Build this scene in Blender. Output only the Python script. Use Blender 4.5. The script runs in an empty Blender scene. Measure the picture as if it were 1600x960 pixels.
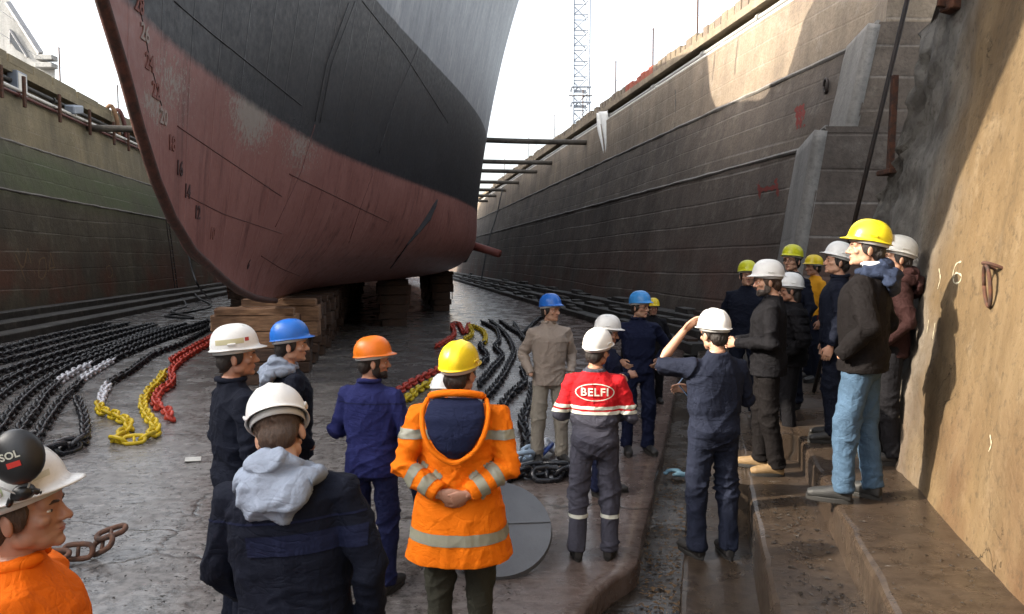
import bpy, bmesh, math, random
import numpy as np
from mathutils import Vector, Matrix, Euler
from mathutils.bvhtree import BVHTree
from mathutils import noise as mnoise

random.seed(7)
rng = np.random.RandomState(11)
scene = bpy.context.scene
scene.cycles.max_bounces = 6; scene.cycles.diffuse_bounces = 3; scene.cycles.glossy_bounces = 3; scene.cycles.transmission_bounces = 2; scene.cycles.caustics_reflective = False; scene.cycles.caustics_refractive = False
C = scene.collection

# ------------------------------------------------------------------ camera, sky, sun, exposure
F = 1150.0; CZ = 2.18; PITCH = math.atan(73 / 1150)
cam_d = bpy.data.cameras.new('camera')
cam_d.sensor_width = 36; cam_d.lens = 36 * F / 1600; cam_d.clip_start = 0.05; cam_d.clip_end = 3000
cam = bpy.data.objects.new('camera', cam_d); C.objects.link(cam)
cam.location = (0, 0, CZ); cam.rotation_euler = (math.pi / 2 - PITCH, 0, 0)
scene.camera = cam

SUN_EL = math.radians(30.0); SUN_AZ = math.radians(14.0)      # from the left, a little behind
sun_dir = Vector((-math.cos(SUN_AZ) * math.cos(SUN_EL), -math.sin(SUN_AZ) * math.cos(SUN_EL), math.sin(SUN_EL)))
world = bpy.data.worlds.new('World'); scene.world = world; world.use_nodes = True
wn = world.node_tree.nodes; wl = world.node_tree.links
bgn = wn['Background']
sky = wn.new('ShaderNodeTexSky'); sky.sky_type = 'NISHITA'; sky.sun_disc = False
sky.sun_elevation = SUN_EL; sky.sun_rotation = math.atan2(sun_dir.x, sun_dir.y)
sky.air_density = 1.2; sky.dust_density = 5.0; sky.ozone_density = 1.0
hsv = wn.new('ShaderNodeHueSaturation'); hsv.inputs['Saturation'].default_value = 0.35   # thin bright overcast
wl.new(sky.outputs[0], hsv.inputs['Color']); wl.new(hsv.outputs[0], bgn.inputs['Color'])
bgn.inputs['Strength'].default_value = 0.15
sd = bpy.data.lights.new('sun', 'SUN'); sd.energy = 2.8; sd.angle = math.radians(0.6); sd.color = (1.0, 0.90, 0.74)
sun = bpy.data.objects.new('sun', sd); C.objects.link(sun)
sun.location = sun_dir * 60; sun.rotation_euler = sun_dir.to_track_quat('Z', 'Y').to_euler()
vs = scene.view_settings
vs.view_transform = 'Standard'; vs.look = 'None'; vs.gamma = 1; vs.use_curve_mapping = False; vs.exposure = 1.95

# ------------------------------------------------------------------ pixel helpers: a pixel is only a direction
def ray(px, py):
    u = (px - 800) / F; v = -(py - 480) / F
    return Vector((u, math.cos(PITCH) + v * math.sin(PITCH), -math.sin(PITCH) + v * math.cos(PITCH)))
CAM = Vector((0, 0, CZ))
def P(px, py, z=0.0):
    d = ray(px, py); return CAM + d * ((z - CZ) / d.z)
def D(px, py, Y):
    d = ray(px, py); return CAM + d * (Y / d.y)
def dk(l, Y, z): return Vector((l - 0.167 * Y, Y, z))                 # dock frame
NC, NS = 0.968, 0.252
def nr(L, t, z): return Vector((L * NC + t * NS, -L * NS + t * NC, z))  # dock head frame (steps, near wall)

# ------------------------------------------------------------------ noise
_tab = rng.rand(4096)
def _h(i, j, k): return _tab[(i * 73856093 ^ j * 19349663 ^ k * 83492791) & 4095]
def vnoise(Pt):
    Pt = np.asarray(Pt, float); i = np.floor(Pt).astype(np.int64); f = Pt - i; f = f * f * (3 - 2 * f)
    x, y, z = i[:, 0], i[:, 1], i[:, 2]; fx, fy, fz = f[:, 0], f[:, 1], f[:, 2]
    def L(a, b, t): return a + (b - a) * t
    return L(L(L(_h(x, y, z), _h(x + 1, y, z), fx), L(_h(x, y + 1, z), _h(x + 1, y + 1, z), fx), fy),
             L(L(_h(x, y, z + 1), _h(x + 1, y, z + 1), fx), L(_h(x, y + 1, z + 1), _h(x + 1, y + 1, z + 1), fx), fy), fz)
_g = rng.randn(4096, 3); _g /= np.linalg.norm(_g, axis=1)[:, None]
def pnoise(Pt):
    Pt = np.asarray(Pt, float); i = np.floor(Pt).astype(np.int64); f = Pt - i; w = f * f * f * (f * (f * 6 - 15) + 10); r = 0
    for a in (0, 1):
        for b in (0, 1):
            for c in (0, 1):
                g = _g[((i[:, 0] + a) * 73856093 ^ (i[:, 1] + b) * 19349663 ^ (i[:, 2] + c) * 83492791) & 4095]
                d = (g * (f - [a, b, c])).sum(1)
                r = r + d * (w[:, 0] if a else 1 - w[:, 0]) * (w[:, 1] if b else 1 - w[:, 1]) * (w[:, 2] if c else 1 - w[:, 2])
    return r * 1.6
def fbm(Pt, o=3):
    a = 0; w = 1; s = 0; Pt = np.asarray(Pt, float)
    for q in range(o):
        a = a + w * vnoise(Pt * 2 ** q + 17.3 * q); s += w; w *= .5
    return a / s
def n1(x, y=0., z=0.): return .5 + .5 * mnoise.fractal(Vector((x + 31.7, y + 11.3, z + 7.9)), 1.0, 2.0, 3) * .8

# ------------------------------------------------------------------ material helpers
def hexc(h, k=1.0):
    h = h.lstrip('#'); o = []
    for q in (0, 2, 4):
        v = int(h[q:q + 2], 16) / 255
        o.append((v / 12.92 if v <= .04045 else ((v + .055) / 1.055) ** 2.4) * k)
    return (*o, 1)
class NT:
    def __init__(s, name):
        s.m = bpy.data.materials.new(name); s.m.use_nodes = True
        s.t = s.m.node_tree; s.b = s.t.nodes['Principled BSDF']; s.co = s.t.nodes.new('ShaderNodeTexCoord')
    def n(s, ty, **kw):
        x = s.t.nodes.new('ShaderNode' + ty)
        for k, v in kw.items(): setattr(x, k, v)
        return x
    def set(s, sock, v):
        if hasattr(v, 'is_linked') or isinstance(v, bpy.types.NodeSocket): s.t.links.new(v, sock)
        else: sock.default_value = v
    def vec(s, scale=(1, 1, 1), rot=(0, 0, 0), src='Object'):
        mp = s.n('Mapping'); mp.inputs['Scale'].default_value = scale; mp.inputs['Rotation'].default_value = rot
        s.t.links.new(s.co.outputs[src], mp.inputs[0]); return mp.outputs[0]
    def noise(s, scale=5, detail=4, rough=.55, vec=None, dist=0.0):
        x = s.n('TexNoise'); x.inputs['Scale'].default_value = scale; x.inputs['Detail'].default_value = min(detail, 5)
        x.inputs['Roughness'].default_value = rough; x.inputs['Distortion'].default_value = dist
        s.t.links.new(vec if vec is not None else s.co.outputs['Object'], x.inputs['Vector']); return x.outputs['Fac']
    def voro(s, scale, feature='DISTANCE_TO_EDGE', vec=None):
        x = s.n('TexVoronoi', feature=feature); x.inputs['Scale'].default_value = scale
        s.t.links.new(vec if vec is not None else s.co.outputs['Object'], x.inputs['Vector']); return x.outputs[0]
    def wave(s, scale, dist=1., vec=None, d='Z', detail=2):
        x = s.n('TexWave', bands_direction=d); x.inputs['Scale'].default_value = scale
        x.inputs['Distortion'].default_value = dist; x.inputs['Detail'].default_value = detail
        s.t.links.new(vec if vec is not None else s.co.outputs['Object'], x.inputs['Vector']); return x.outputs['Fac']
    def ramp(s, f, stops, interp='LINEAR'):
        x = s.n('ValToRGB'); s.t.links.new(f, x.inputs[0]); r = x.color_ramp; r.interpolation = interp
        while len(r.elements) < len(stops): r.elements.new(.5)
        for e, (p, c) in zip(r.elements, stops):
            e.position = p; e.color = c if isinstance(c, tuple) else (c, c, c, 1)
        return x.outputs[0]
    def mix(s, f, a, b, mode='MIX'):
        x = s.n('MixRGB', blend_type=mode); s.set(x.inputs[0], f); s.set(x.inputs[1], a); s.set(x.inputs[2], b); return x.outputs[0]
    def math(s, op, a, b=0.0, clamp=False):
        x = s.n('Math', operation=op); x.use_clamp = clamp; s.set(x.inputs[0], a); s.set(x.inputs[1], b); return x.outputs[0]
    def sep(s, src='Object'):
        x = s.n('SeparateXYZ'); s.t.links.new(s.co.outputs[src], x.inputs[0]); return x.outputs
    def mapr(s, v, a, b, c=0., d=1.):
        x = s.n('MapRange'); s.set(x.inputs[0], v)
        for q, w in zip((1, 2, 3, 4), (a, b, c, d)): x.inputs[q].default_value = w
        return x.outputs[0]
    def bump(s, h, strength=.5, dist=.02, nrm=None):
        x = s.n('Bump'); x.inputs['Strength'].default_value = strength; x.inputs['Distance'].default_value = dist
        s.t.links.new(h, x.inputs['Height'])
        if nrm is not None: s.t.links.new(nrm, x.inputs['Normal'])
        return x.outputs[0]
    def out(s, col, rough=.6, nrm=None, metal=0., spec=None, coat=None):
        s.set(s.b.inputs['Base Color'], col); s.set(s.b.inputs['Roughness'], rough); s.b.inputs['Metallic'].default_value = metal
        if nrm is not None: s.t.links.new(nrm, s.b.inputs['Normal'])
        if spec is not None: s.b.inputs['Specular IOR Level'].default_value = spec
        if coat: s.b.inputs['Coat Weight'].default_value = coat; s.b.inputs['Coat Roughness'].default_value = .15
        return s.m

def m_concrete(name, base, dark, lines=1.0, pale=.25, green=0., red=0., rough=.8, wet=0.):
    n = NT(name); xyz = n.sep()
    big = n.noise(.45, 6, .6); mid = n.noise(2.2, 8, .65); fine = n.noise(14, 8, .7)
    st = n.noise(1.6, 6, .65, n.vec((1.2, 1.2, .09)))                     # vertical streaks
    col = n.mix(n.ramp(big, [(.3, 0.), (.72, 1.)]), dark, base)
    col = n.mix(n.math('MULTIPLY', n.ramp(st, [(.42, 0.), (.75, 1.)]), .55), col, tuple(c * .42 for c in dark[:3]) + (1,))
    col = n.mix(n.math('MULTIPLY', n.ramp(mid, [(.55, 0.), (.8, 1.)]), pale), col, (.42, .38, .32, 1))
    if green: col = n.mix(n.math('MULTIPLY', n.math('MULTIPLY', n.mapr(xyz[2], 3.9, 4.7), n.mapr(xyz[2], 6.6, 5.6)), n.math('MULTIPLY', n.ramp(big, [(.25, .3), (.6, 1.)]), green)), col, (.055, .075, .022, 1))
    if red: col = n.mix(n.math('MULTIPLY', n.math('MULTIPLY', n.mapr(xyz[2], 3.2, 1.0), n.ramp(n.noise(.35, 4), [(.45, 0.), (.62, 1.)])), red), col, (.14, .035, .015, 1))
    wv = n.wave(.50, 3.2, n.vec((.10, .10, 1)), 'Z', 3)                   # form board / pour lines
    ln = n.ramp(wv, [(.0, 1.), (.025, 0.)])
    brk = n.ramp(n.noise(.45, 4), [(.5, 0.), (.6, 1.)])
    lnb = n.math('MULTIPLY', ln, brk)
    col = n.mix(n.math('MULTIPLY', lnb, .45 * lines), col, (.36, .33, .30, 1))
    col = n.mix(n.math('MULTIPLY', n.ramp(fine, [(.35, 1.), (.55, 0.)]), .35), col, tuple(c * .35 for c in dark[:3]) + (1,))
    h = n.math('ADD', n.math('MULTIPLY', mid, .8), n.math('MULTIPLY', fine, .35))
    h = n.math('SUBTRACT', h, n.math('MULTIPLY', ln, .35 * lines))
    r = n.ramp(mid, [(.3, rough - .35 * wet), (.7, rough)])
    return n.out(col, r, n.bump(h, .9, .035))

def m_near(name):
    n = NT(name); xyz = n.sep()
    big = n.noise(.7, 5, .6); mid = n.noise(2.6, 5, .65); fine = n.noise(16, 5, .7); st = n.noise(2.2, 5, .65, n.vec((1.6, 1.6, .16)))
    col = n.mix(n.ramp(big, [(.3, 0.), (.7, 1.)]), (.100, .068, .036, 1), (.168, .112, .057, 1))
    col = n.mix(n.math('MULTIPLY', n.ramp(st, [(.45, 0.), (.7, 1.)]), .5), col, (.225, .163, .095, 1))
    col = n.mix(n.math('MULTIPLY', n.ramp(st, [(.28, 1.), (.42, 0.)]), .6), col, (.05, .036, .022, 1))
    col = n.mix(n.math('MULTIPLY', n.ramp(mid, [(.58, 0.), (.74, 1.)]), .4), col, (.30, .23, .15, 1))
    low = n.math('MULTIPLY', n.mapr(xyz[2], 1.6, .7), n.ramp(n.noise(1.1, 4), [(.42, 0.), (.6, 1.)]))
    col = n.mix(n.math('MULTIPLY', low, .7), col, (.085, .042, .022, 1))
    gm = n.mapr(n.math('ADD', xyz[1], n.math('MULTIPLY', n.math('SUBTRACT', big, .5), 2.4)), 4.9, 5.9)     # the corner is patched with grey cement
    gry = n.mix(n.ramp(mid, [(.35, 0.), (.65, 1.)]), (.075, .068, .06, 1), (.20, .188, .17, 1))
    col = n.mix(gm, col, gry)
    cr = n.math('MULTIPLY', n.ramp(n.math('ABSOLUTE', n.math('SUBTRACT', n.noise(1.3, 5, .6, None, .8), .5)), [(.0, 1.), (.007, 0.)]), n.ramp(n.noise(.8, 3), [(.54, 0.), (.6, 1.)]))
    col = n.mix(n.math('MULTIPLY', cr, .7), col, (.02, .016, .012, 1))
    col = n.mix(n.math('MULTIPLY', n.ramp(fine, [(.34, 1.), (.46, 0.)]), .5), col, (.045, .034, .022, 1))
    h = n.math('SUBTRACT', n.math('ADD', n.math('MULTIPLY', mid, .8), n.math('MULTIPLY', fine, .4)), n.math('MULTIPLY', cr, .5))
    return n.out(col, .92, n.bump(h, .9, .03), spec=.2)
def m_floor(name, base, dark, tint=None, wet=1., stain=None):
    n = NT(name)
    big = n.noise(.35, 6, .6); mid = n.noise(1.7, 8, .68, dist=.3); fine = n.noise(11, 10, .75)
    lay = n.noise(2.6, 8, .7, n.vec((.8, 3.0, 1), (0, 0, .35)))
    wv = n.n('VectorMath', operation='ADD')
    nz = n.n('TexNoise'); nz.inputs['Scale'].default_value = 1.3; nz.inputs['Detail'].default_value = 6
    n.t.links.new(n.co.outputs['Object'], nz.inputs['Vector'])
    sc = n.n('VectorMath', operation='SCALE'); sc.inputs['Scale'].default_value = .7
    n.t.links.new(nz.outputs['Color'], sc.inputs[0])
    n.t.links.new(n.co.outputs['Object'], wv.inputs[0]); n.t.links.new(sc.outputs[0], wv.inputs[1])
    cr = n.math('MULTIPLY', n.ramp(n.voro(.26, vec=wv.outputs[0]), [(.0, 1.), (.006, 0.)]), n.ramp(n.noise(.9, 4), [(.38, 0.), (.5, 1.)]))
    cr2 = n.math('MULTIPLY', n.ramp(n.voro(1.5, vec=wv.outputs[0]), [(.0, 1.), (.008, 0.)]), n.ramp(n.noise(.6, 3), [(.56, 0.), (.64, 1.)]))
    cr = n.math('MULTIPLY', n.math('MAXIMUM', cr, n.math('MULTIPLY', cr2, .5)), .75)
    col = n.mix(n.ramp(big, [(.3, 0.), (.7, 1.)]), dark, base)
    col = n.mix(n.math('MULTIPLY', n.ramp(lay, [(.4, 0.), (.65, 1.)]), .5), col, tuple(c * 1.6 for c in base[:3]) + (1,))
    col = n.mix(n.ramp(fine, [(.38, .75), (.55, 0.)]), col, tuple(c * .3 for c in dark[:3]) + (1,))
    if tint: col = n.mix(n.math('MULTIPLY', n.ramp(n.noise(.5, 5), [(.4, .2), (.6, 1.)]), .8), col, tint)
    col = n.mix(n.math('MULTIPLY', n.ramp(n.noise(3.1, 9, .75, n.vec((.6, 2.4, 1))), [(.66, 0.), (.72, 1.)]), .45), col, (.5, .49, .47, 1))
    if stain: col = n.mix(n.math('MULTIPLY', n.mapr(n.math('ADD', n.sep()[0], n.math('MULTIPLY', n.math('SUBTRACT', big, .5), 5.)), -1.2, 1.0), .75), col, stain)
    col = n.mix(cr, col, (.01, .009, .008, 1))
    h = n.math('ADD', n.math('MULTIPLY', lay, .7), n.math('MULTIPLY', fine, .45))
    h = n.math('SUBTRACT', h, n.math('MULTIPLY', cr, .5))
    rr = n.ramp(mid, [(.36, .10 + .4 * (1 - wet)), (.5, .22 + .35 * (1 - wet)), (.7, .5)])
    return n.out(col, rr, n.bump(h, .4, .022), spec=.5)

def m_paint(name, col, rough=.4, var=.25, bumps=.15, sc=6, metal=0., coat=None, dirt=.3):
    n = NT(name); a = n.noise(sc, 6, .6); b = n.noise(sc * 6, 6, .7)
    c = n.mix(n.math('MULTIPLY', n.ramp(a, [(.35, 1.), (.65, 0.)]), var), col, tuple(x * .5 for x in col[:3]) + (1,))
    c = n.mix(n.math('MULTIPLY', n.ramp(b, [(.55, 0.), (.75, 1.)]), dirt * .5), c, tuple(x * .4 + .02 for x in col[:3]) + (1,))
    r = n.ramp(a, [(.3, max(.05, rough - .1)), (.7, min(1, rough + .15))])
    return n.out(c, r, n.bump(b, bumps, .004), metal=metal, coat=coat)
def m_cloth(name, col, rough=.85, var=.35, weave=420, sheen=False, crease=.12):
    n = NT(name); a = n.noise(5, 6, .6); b = n.noise(24, 6, .65)
    c = n.mix(n.math('MULTIPLY', n.ramp(a, [(.3, 1.), (.7, 0.)]), var), col, tuple(x * .55 for x in col[:3]) + (1,))
    c = n.mix(n.math('MULTIPLY', n.ramp(b, [(.5, 0.), (.8, 1.)]), var * .35), c, tuple(min(1, x * 1.35 + .003) for x in col[:3]) + (1,))
    cr1 = n.ramp(n.math('ABSOLUTE', n.math('SUBTRACT', n.noise(6.5, 2, .5, n.vec((1, 1, .55), (.3, .4, .2)), 1.6), .5)), [(.0, 0.), (.07, 1.)])
    cr2 = n.ramp(n.math('ABSOLUTE', n.math('SUBTRACT', n.noise(9, 2, .5, n.vec((.6, 1, 1.3), (.5, -.3, .9)), 1.2), .5)), [(.0, 0.), (.08, 1.)])
    h = n.math('ADD', n.math('MULTIPLY', b, .5), n.math('MULTIPLY', n.math('ADD', cr1, cr2), crease))
    m = n.out(c, rough, n.bump(h, .75, .016), spec=.2)
    if sheen: n.b.inputs['Sheen Weight'].default_value = .15
    return m
def m_rust(name, a=(.10, .035, .015, 1), b=(.03, .018, .014, 1), rough=.85):
    n = NT(name); x = n.noise(12, 8, .7); y = n.noise(50, 6, .7)
    return n.out(n.mix(n.ramp(x, [(.35, 0.), (.65, 1.)]), b, a), rough, n.bump(y, .6, .006))
def m_skin(name, col):
    n = NT(name); a = n.noise(9, 5); b = n.noise(160, 4)
    c = n.mix(n.ramp(a, [(.3, .5), (.7, 0.)]), col, (col[0] * .8, col[1] * .55, col[2] * .5, 1))
    m = n.out(c, .5, n.bump(b, .15, .002)); n.b.inputs['Subsurface Weight'].default_value = .08
    n.b.inputs['Subsurface Radius'].default_value = (.01, .004, .002); return m
def m_wood(name, a, b, axis=(1, 8, 8), rough=.8):
    n = NT(name); g = n.noise(5, 8, .65, n.vec(axis, src='Object')); k = n.noise(1.2, 4)
    c = n.mix(n.ramp(g, [(.35, 0.), (.68, 1.)]), b, a); c = n.mix(n.ramp(k, [(.4, .55), (.6, 0.)]), c, tuple(x * .3 for x in b[:3]) + (1,))
    return n.out(c, rough, n.bump(g, .7, .012))

# ------------------------------------------------------------------ object helpers
def tag(o, label=None, cat=None, group=None, kind=None):
    if label: o['label'] = label
    if cat: o['category'] = cat
    if group: o['group'] = group
    if kind: o['kind'] = kind
    return o
def empty(name, loc, rz=0.0):
    o = bpy.data.objects.new(name, None); C.objects.link(o); o.location = loc; o.rotation_euler = (0, 0, rz); o.empty_display_size = .2
    return o
def link_mesh(name, me, mat=None, parent=None, smooth=True):
    o = bpy.data.objects.new(name, me); C.objects.link(o)
    if mat is not None and not me.materials: me.materials.append(mat)
    if smooth: me.polygons.foreach_set('use_smooth', [True] * len(me.polygons))
    if parent is not None: o.parent = parent
    return o
def obj(name, bm, mat=None, parent=None, smooth=False, wparent=False):
    bmesh.ops.recalc_face_normals(bm, faces=bm.faces)
    me = bpy.data.meshes.new(name); bm.to_mesh(me); bm.free()
    o = link_mesh(name, me, mat, None, smooth)
    if parent is not None:
        o.parent = parent
        if wparent:   # mesh given in world coordinates
            o.matrix_parent_inverse = (Matrix.Translation(parent.location) @ parent.rotation_euler.to_matrix().to_4x4()).inverted()
    return o
def BM(): return bmesh.new()
def pyo(name, verts, faces, mat, parent=None, smooth=False, wparent=False):
    bm = BM(); vs_ = [bm.verts.new(v) for v in verts]
    for f in faces:
        try: bm.faces.new([vs_[i] for i in f])
        except ValueError: pass
    return obj(name, bm, mat, parent, smooth, wparent)
def box(bm, c, s, rot=None, bev=0.0):
    M = Matrix.Translation(c)
    if rot is not None: M = M @ (rot if isinstance(rot, Matrix) else Euler(rot).to_matrix().to_4x4())
    r = bmesh.ops.create_cube(bm, size=1, matrix=M @ Matrix.Diagonal((*s, 1)))
    if bev:
        es = list({e for v in r['verts'] for e in v.link_edges})
        bmesh.ops.bevel(bm, geom=es, offset=bev, segments=1, affect='EDGES', profile=.5)
    return r
def frame(d):
    d = d.normalized(); a = Vector((0, 0, 1)) if abs(d.z) < .9 else Vector((1, 0, 0))
    u = d.cross(a).normalized(); return u, u.cross(d).normalized()
def loft(bm, rings, seg=16, cap=True, ex=2.0):
    R = []
    for c, u, v in rings:
        rr = []
        for k in range(seg):
            a = 2 * math.pi * k / seg; ca, sa = math.cos(a), math.sin(a)
            if ex != 2.0: ca = math.copysign(abs(ca) ** (2 / ex), ca); sa = math.copysign(abs(sa) ** (2 / ex), sa)
            rr.append(bm.verts.new(Vector(c) + Vector(u) * ca + Vector(v) * sa))
        R.append(rr)
    for a, b in zip(R, R[1:]):
        for k in range(seg): bm.faces.new((a[k], a[(k + 1) % seg], b[(k + 1) % seg], b[k]))
    if cap: bm.faces.new(R[0][::-1]); bm.faces.new(R[-1])
    return R
def tube(bm, pts, rad, seg=10, cap=True, round_=True):
    pts = [Vector(p) for p in pts]; n = len(pts)
    if not hasattr(rad, '__len__'): rad = [rad] * n
    dirs = []
    for i in range(n):
        a = pts[max(0, i - 1)]; b = pts[min(n - 1, i + 1)]; dirs.append((b - a).normalized())
    u, v = frame(dirs[0]); rings = []
    if round_:
        for q in (-.95, -.7): rings.append((pts[0] + dirs[0] * rad[0] * q, u * rad[0] * math.sqrt(1 - q * q), v * rad[0] * math.sqrt(1 - q * q)))
    for i in range(n):
        d = dirs[i]; u = (u - d * u.dot(d)).normalized(); v = d.cross(u).normalized()
        rings.append((pts[i], u * rad[i], v * rad[i]))
    if round_:
        for q in (.7, .95): rings.append((pts[-1] + dirs[-1] * rad[-1] * q, u * rad[-1] * math.sqrt(1 - q * q), v * rad[-1] * math.sqrt(1 - q * q)))
    return loft(bm, rings, seg, cap)
def ball(bm, c, r, rot=None, seg=14):
    if not hasattr(r, '__len__'): r = (r, r, r)
    M = Matrix.Translation(c)
    if rot is not None: M = M @ Euler(rot).to_matrix().to_4x4()
    bmesh.ops.create_uvsphere(bm, u_segments=seg, v_segments=max(6, seg * 2 // 3), radius=1, matrix=M @ Matrix.Diagonal((*r, 1)))
def smooth_path(pts, n):
    pts = [Vector(p) for p in pts]
    if len(pts) < 3: return [pts[0].lerp(pts[1], i / (n - 1)) for i in range(n)]
    q = [pts[0] * 2 - pts[1]] + pts + [pts[-1] * 2 - pts[-2]]; out = []
    m = len(pts) - 1
    for i in range(n):
        s = i / (n - 1) * m; k = min(int(s), m - 1); t = s - k; a, b, c, d = q[k:k + 4]
        out.append(.5 * ((2 * b) + (c - a) * t + (2 * a - 5 * b + 4 * c - d) * t * t + (3 * b - a - 3 * c + d) * t ** 3))
    return out
def grid(name, f, nu, nv, mat, parent=None, smooth=True, wparent=False):
    vs_ = [f(i / nu, j / nv) for j in range(nv + 1) for i in range(nu + 1)]
    fs = [(j * (nu + 1) + i, j * (nu + 1) + i + 1, (j + 1) * (nu + 1) + i + 1, (j + 1) * (nu + 1) + i) for j in range(nv) for i in range(nu)]
    me = bpy.data.meshes.new(name); me.from_pydata([tuple(v) for v in vs_], [], fs); me.update()
    o = link_mesh(name, me, mat, None, smooth)
    if parent is not None: o.parent = parent
    return o
def remesh(bm, voxel, smooth=3, fac=.5):
    bmesh.ops.recalc_face_normals(bm, faces=bm.faces)
    me = bpy.data.meshes.new('t'); bm.to_mesh(me); bm.free()
    o = bpy.data.objects.new('t', me); C.objects.link(o)
    m = o.modifiers.new('r', 'REMESH'); m.mode = 'VOXEL'; m.voxel_size = voxel; m.adaptivity = 0
    if smooth:
        m = o.modifiers.new('s', 'SMOOTH'); m.iterations = smooth; m.factor = fac
    dg = bpy.context.evaluated_depsgraph_get()
    r = bpy.data.meshes.new_from_object(o.evaluated_get(dg), depsgraph=dg)
    bpy.data.objects.remove(o); bpy.data.meshes.remove(me)
    r.materials.clear(); return r
def text_mesh(s, size=1.0, ext=.0, bold=0.0, spc=1.0):
    cu = bpy.data.curves.new('t', 'FONT'); cu.body = s; cu.size = size; cu.align_x = 'CENTER'; cu.align_y = 'CENTER'; cu.extrude = ext; cu.offset = bold; cu.space_character = spc; cu.resolution_u = 3
    o = bpy.data.objects.new('t', cu); C.objects.link(o)
    dg = bpy.context.evaluated_depsgraph_get()
    r = bpy.data.meshes.new_from_object(o.evaluated_get(dg), depsgraph=dg)
    bpy.data.objects.remove(o); bpy.data.curves.remove(cu); return r
def bvh_of(o):
    me = o.data; return BVHTree.FromPolygons([v.co.copy() for v in me.vertices], [tuple(p.vertices) for p in me.polygons])
def stroke(name, bvh, pix, w, mat, parent, off=.004, n=None, closed=False):
    """a painted line: pixels ray-cast on to the surface they lie on"""
    pts = []
    for px, py in pix:
        h = bvh.ray_cast(CAM, ray(px, py).normalized())
        if h[0] is not None: pts.append((h[0], h[1]))
    if len(pts) < 2: return None
    ps = smooth_path([p for p, _ in pts], n or len(pts) * 4); bm = BM(); prev = None
    for i, p in enumerate(ps):
        k = pts[min(len(pts) - 1, int(i / len(ps) * len(pts)))][1]
        if k.dot(p - CAM) > 0: k = -k
        d = (ps[min(i + 1, len(ps) - 1)] - ps[max(i - 1, 0)]).normalized(); s = d.cross(k).normalized() * w * (.5 + .25 * math.sin(i * 1.7))
        a = bm.verts.new(p + k * off + s); b = bm.verts.new(p + k * off - s)
        if prev: bm.faces.new((prev[0], prev[1], b, a))
        prev = (a, b)
    return obj(name, bm, mat, parent)

# ------------------------------------------------------------------ materials of the place
M = {}
M['floor'] = m_floor('wet_dock_floor', (.20, .188, .18, 1), (.10, .092, .087, 1), tint=None, stain=(.10, .06, .046, 1))
M['trench'] = m_floor('trench_mud', (.045, .035, .026, 1), (.014, .011, .009, 1), (.026, .019, .013, 1))
M['step'] = m_floor('worn_step', (.062, .045, .031, 1), (.027, .020, .015, 1), (.044, .030, .021, 1), wet=.75)
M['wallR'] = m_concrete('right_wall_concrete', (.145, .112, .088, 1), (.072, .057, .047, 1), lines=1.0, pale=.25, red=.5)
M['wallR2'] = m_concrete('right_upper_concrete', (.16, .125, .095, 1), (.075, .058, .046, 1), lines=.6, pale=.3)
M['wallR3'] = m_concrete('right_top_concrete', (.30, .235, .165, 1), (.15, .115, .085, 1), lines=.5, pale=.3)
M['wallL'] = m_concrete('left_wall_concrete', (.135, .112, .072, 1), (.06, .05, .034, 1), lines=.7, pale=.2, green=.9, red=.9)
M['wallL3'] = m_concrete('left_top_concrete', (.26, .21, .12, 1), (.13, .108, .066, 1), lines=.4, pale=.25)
M['patch'] = m_concrete('cement_patch', (.30, .28, .255, 1), (.16, .15, .135, 1), lines=.2, pale=.4)
M['near'] = m_near('near_wall_concrete')
M['altar'] = m_concrete('altar_stone', (.075, .068, .06, 1), (.03, .027, .025, 1), lines=.2, pale=.3, wet=.8)
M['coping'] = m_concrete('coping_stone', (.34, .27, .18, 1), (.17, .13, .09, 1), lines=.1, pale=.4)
M['quay'] = m_concrete('quay_concrete', (.30, .29, .27, 1), (.2, .19, .18, 1), lines=0.)
M['pipe_grey'] = m_paint('pipe_grey', (.33, .32, .30, 1), .5); M['pipe_white'] = m_paint('pipe_white', (.62, .60, .55, 1), .5)
M['pipe_dark'] = m_paint('pipe_dark', (.025, .022, .02, 1), .6); M['pipe_red'] = m_paint('pipe_red', (.10, .028, .022, 1), .6)
M['rust'] = m_rust('rust'); M['rust_o'] = m_rust('orange_rust', (.24, .075, .022, 1), (.08, .028, .014, 1)); M['iron'] = m_rust('dark_iron', (.035, .02, .014, 1), (.012, .01, .009, 1), .6)
M['galv'] = m_paint('galvanised_steel', (.24, .27, .32, 1), .45, metal=.3)
M['rubber'] = m_paint('black_rubber', (.012, .012, .013, 1), .55)
M['chalk'] = m_paint('chalk', (.55, .50, .36, 1), .95); M['redpaint'] = m_paint('faded_red_paint', (.16, .025, .018, 1), .8); M['tanpaint'] = m_paint('tan_paint', (.20, .13, .07, 1), .9)
M['white_wall'] = m_concrete('white_render', (.36, .36, .355, 1), (.24, .24, .235, 1), lines=0., pale=0.)
M['slate'] = m_paint('grey_roof', (.3, .3, .31, 1), .8)
M['glass'] = m_paint('dark_window', (.03, .035, .04, 1), .12)
M['timber'] = m_wood('keel_timber', (.34, .19, .10, 1), (.16, .08, .04, 1)); M['timber_d'] = m_wood('old_timber', (.10, .052, .03, 1), (.035, .02, .013, 1))
M['log'] = m_wood('grey_log', (.17, .145, .115, 1), (.08, .068, .055, 1))
M['sheet'] = m_paint('pale_tarpaulin', (.7, .69, .66, 1), .6)

def struct(o): o['kind'] = 'structure'; return o

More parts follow.
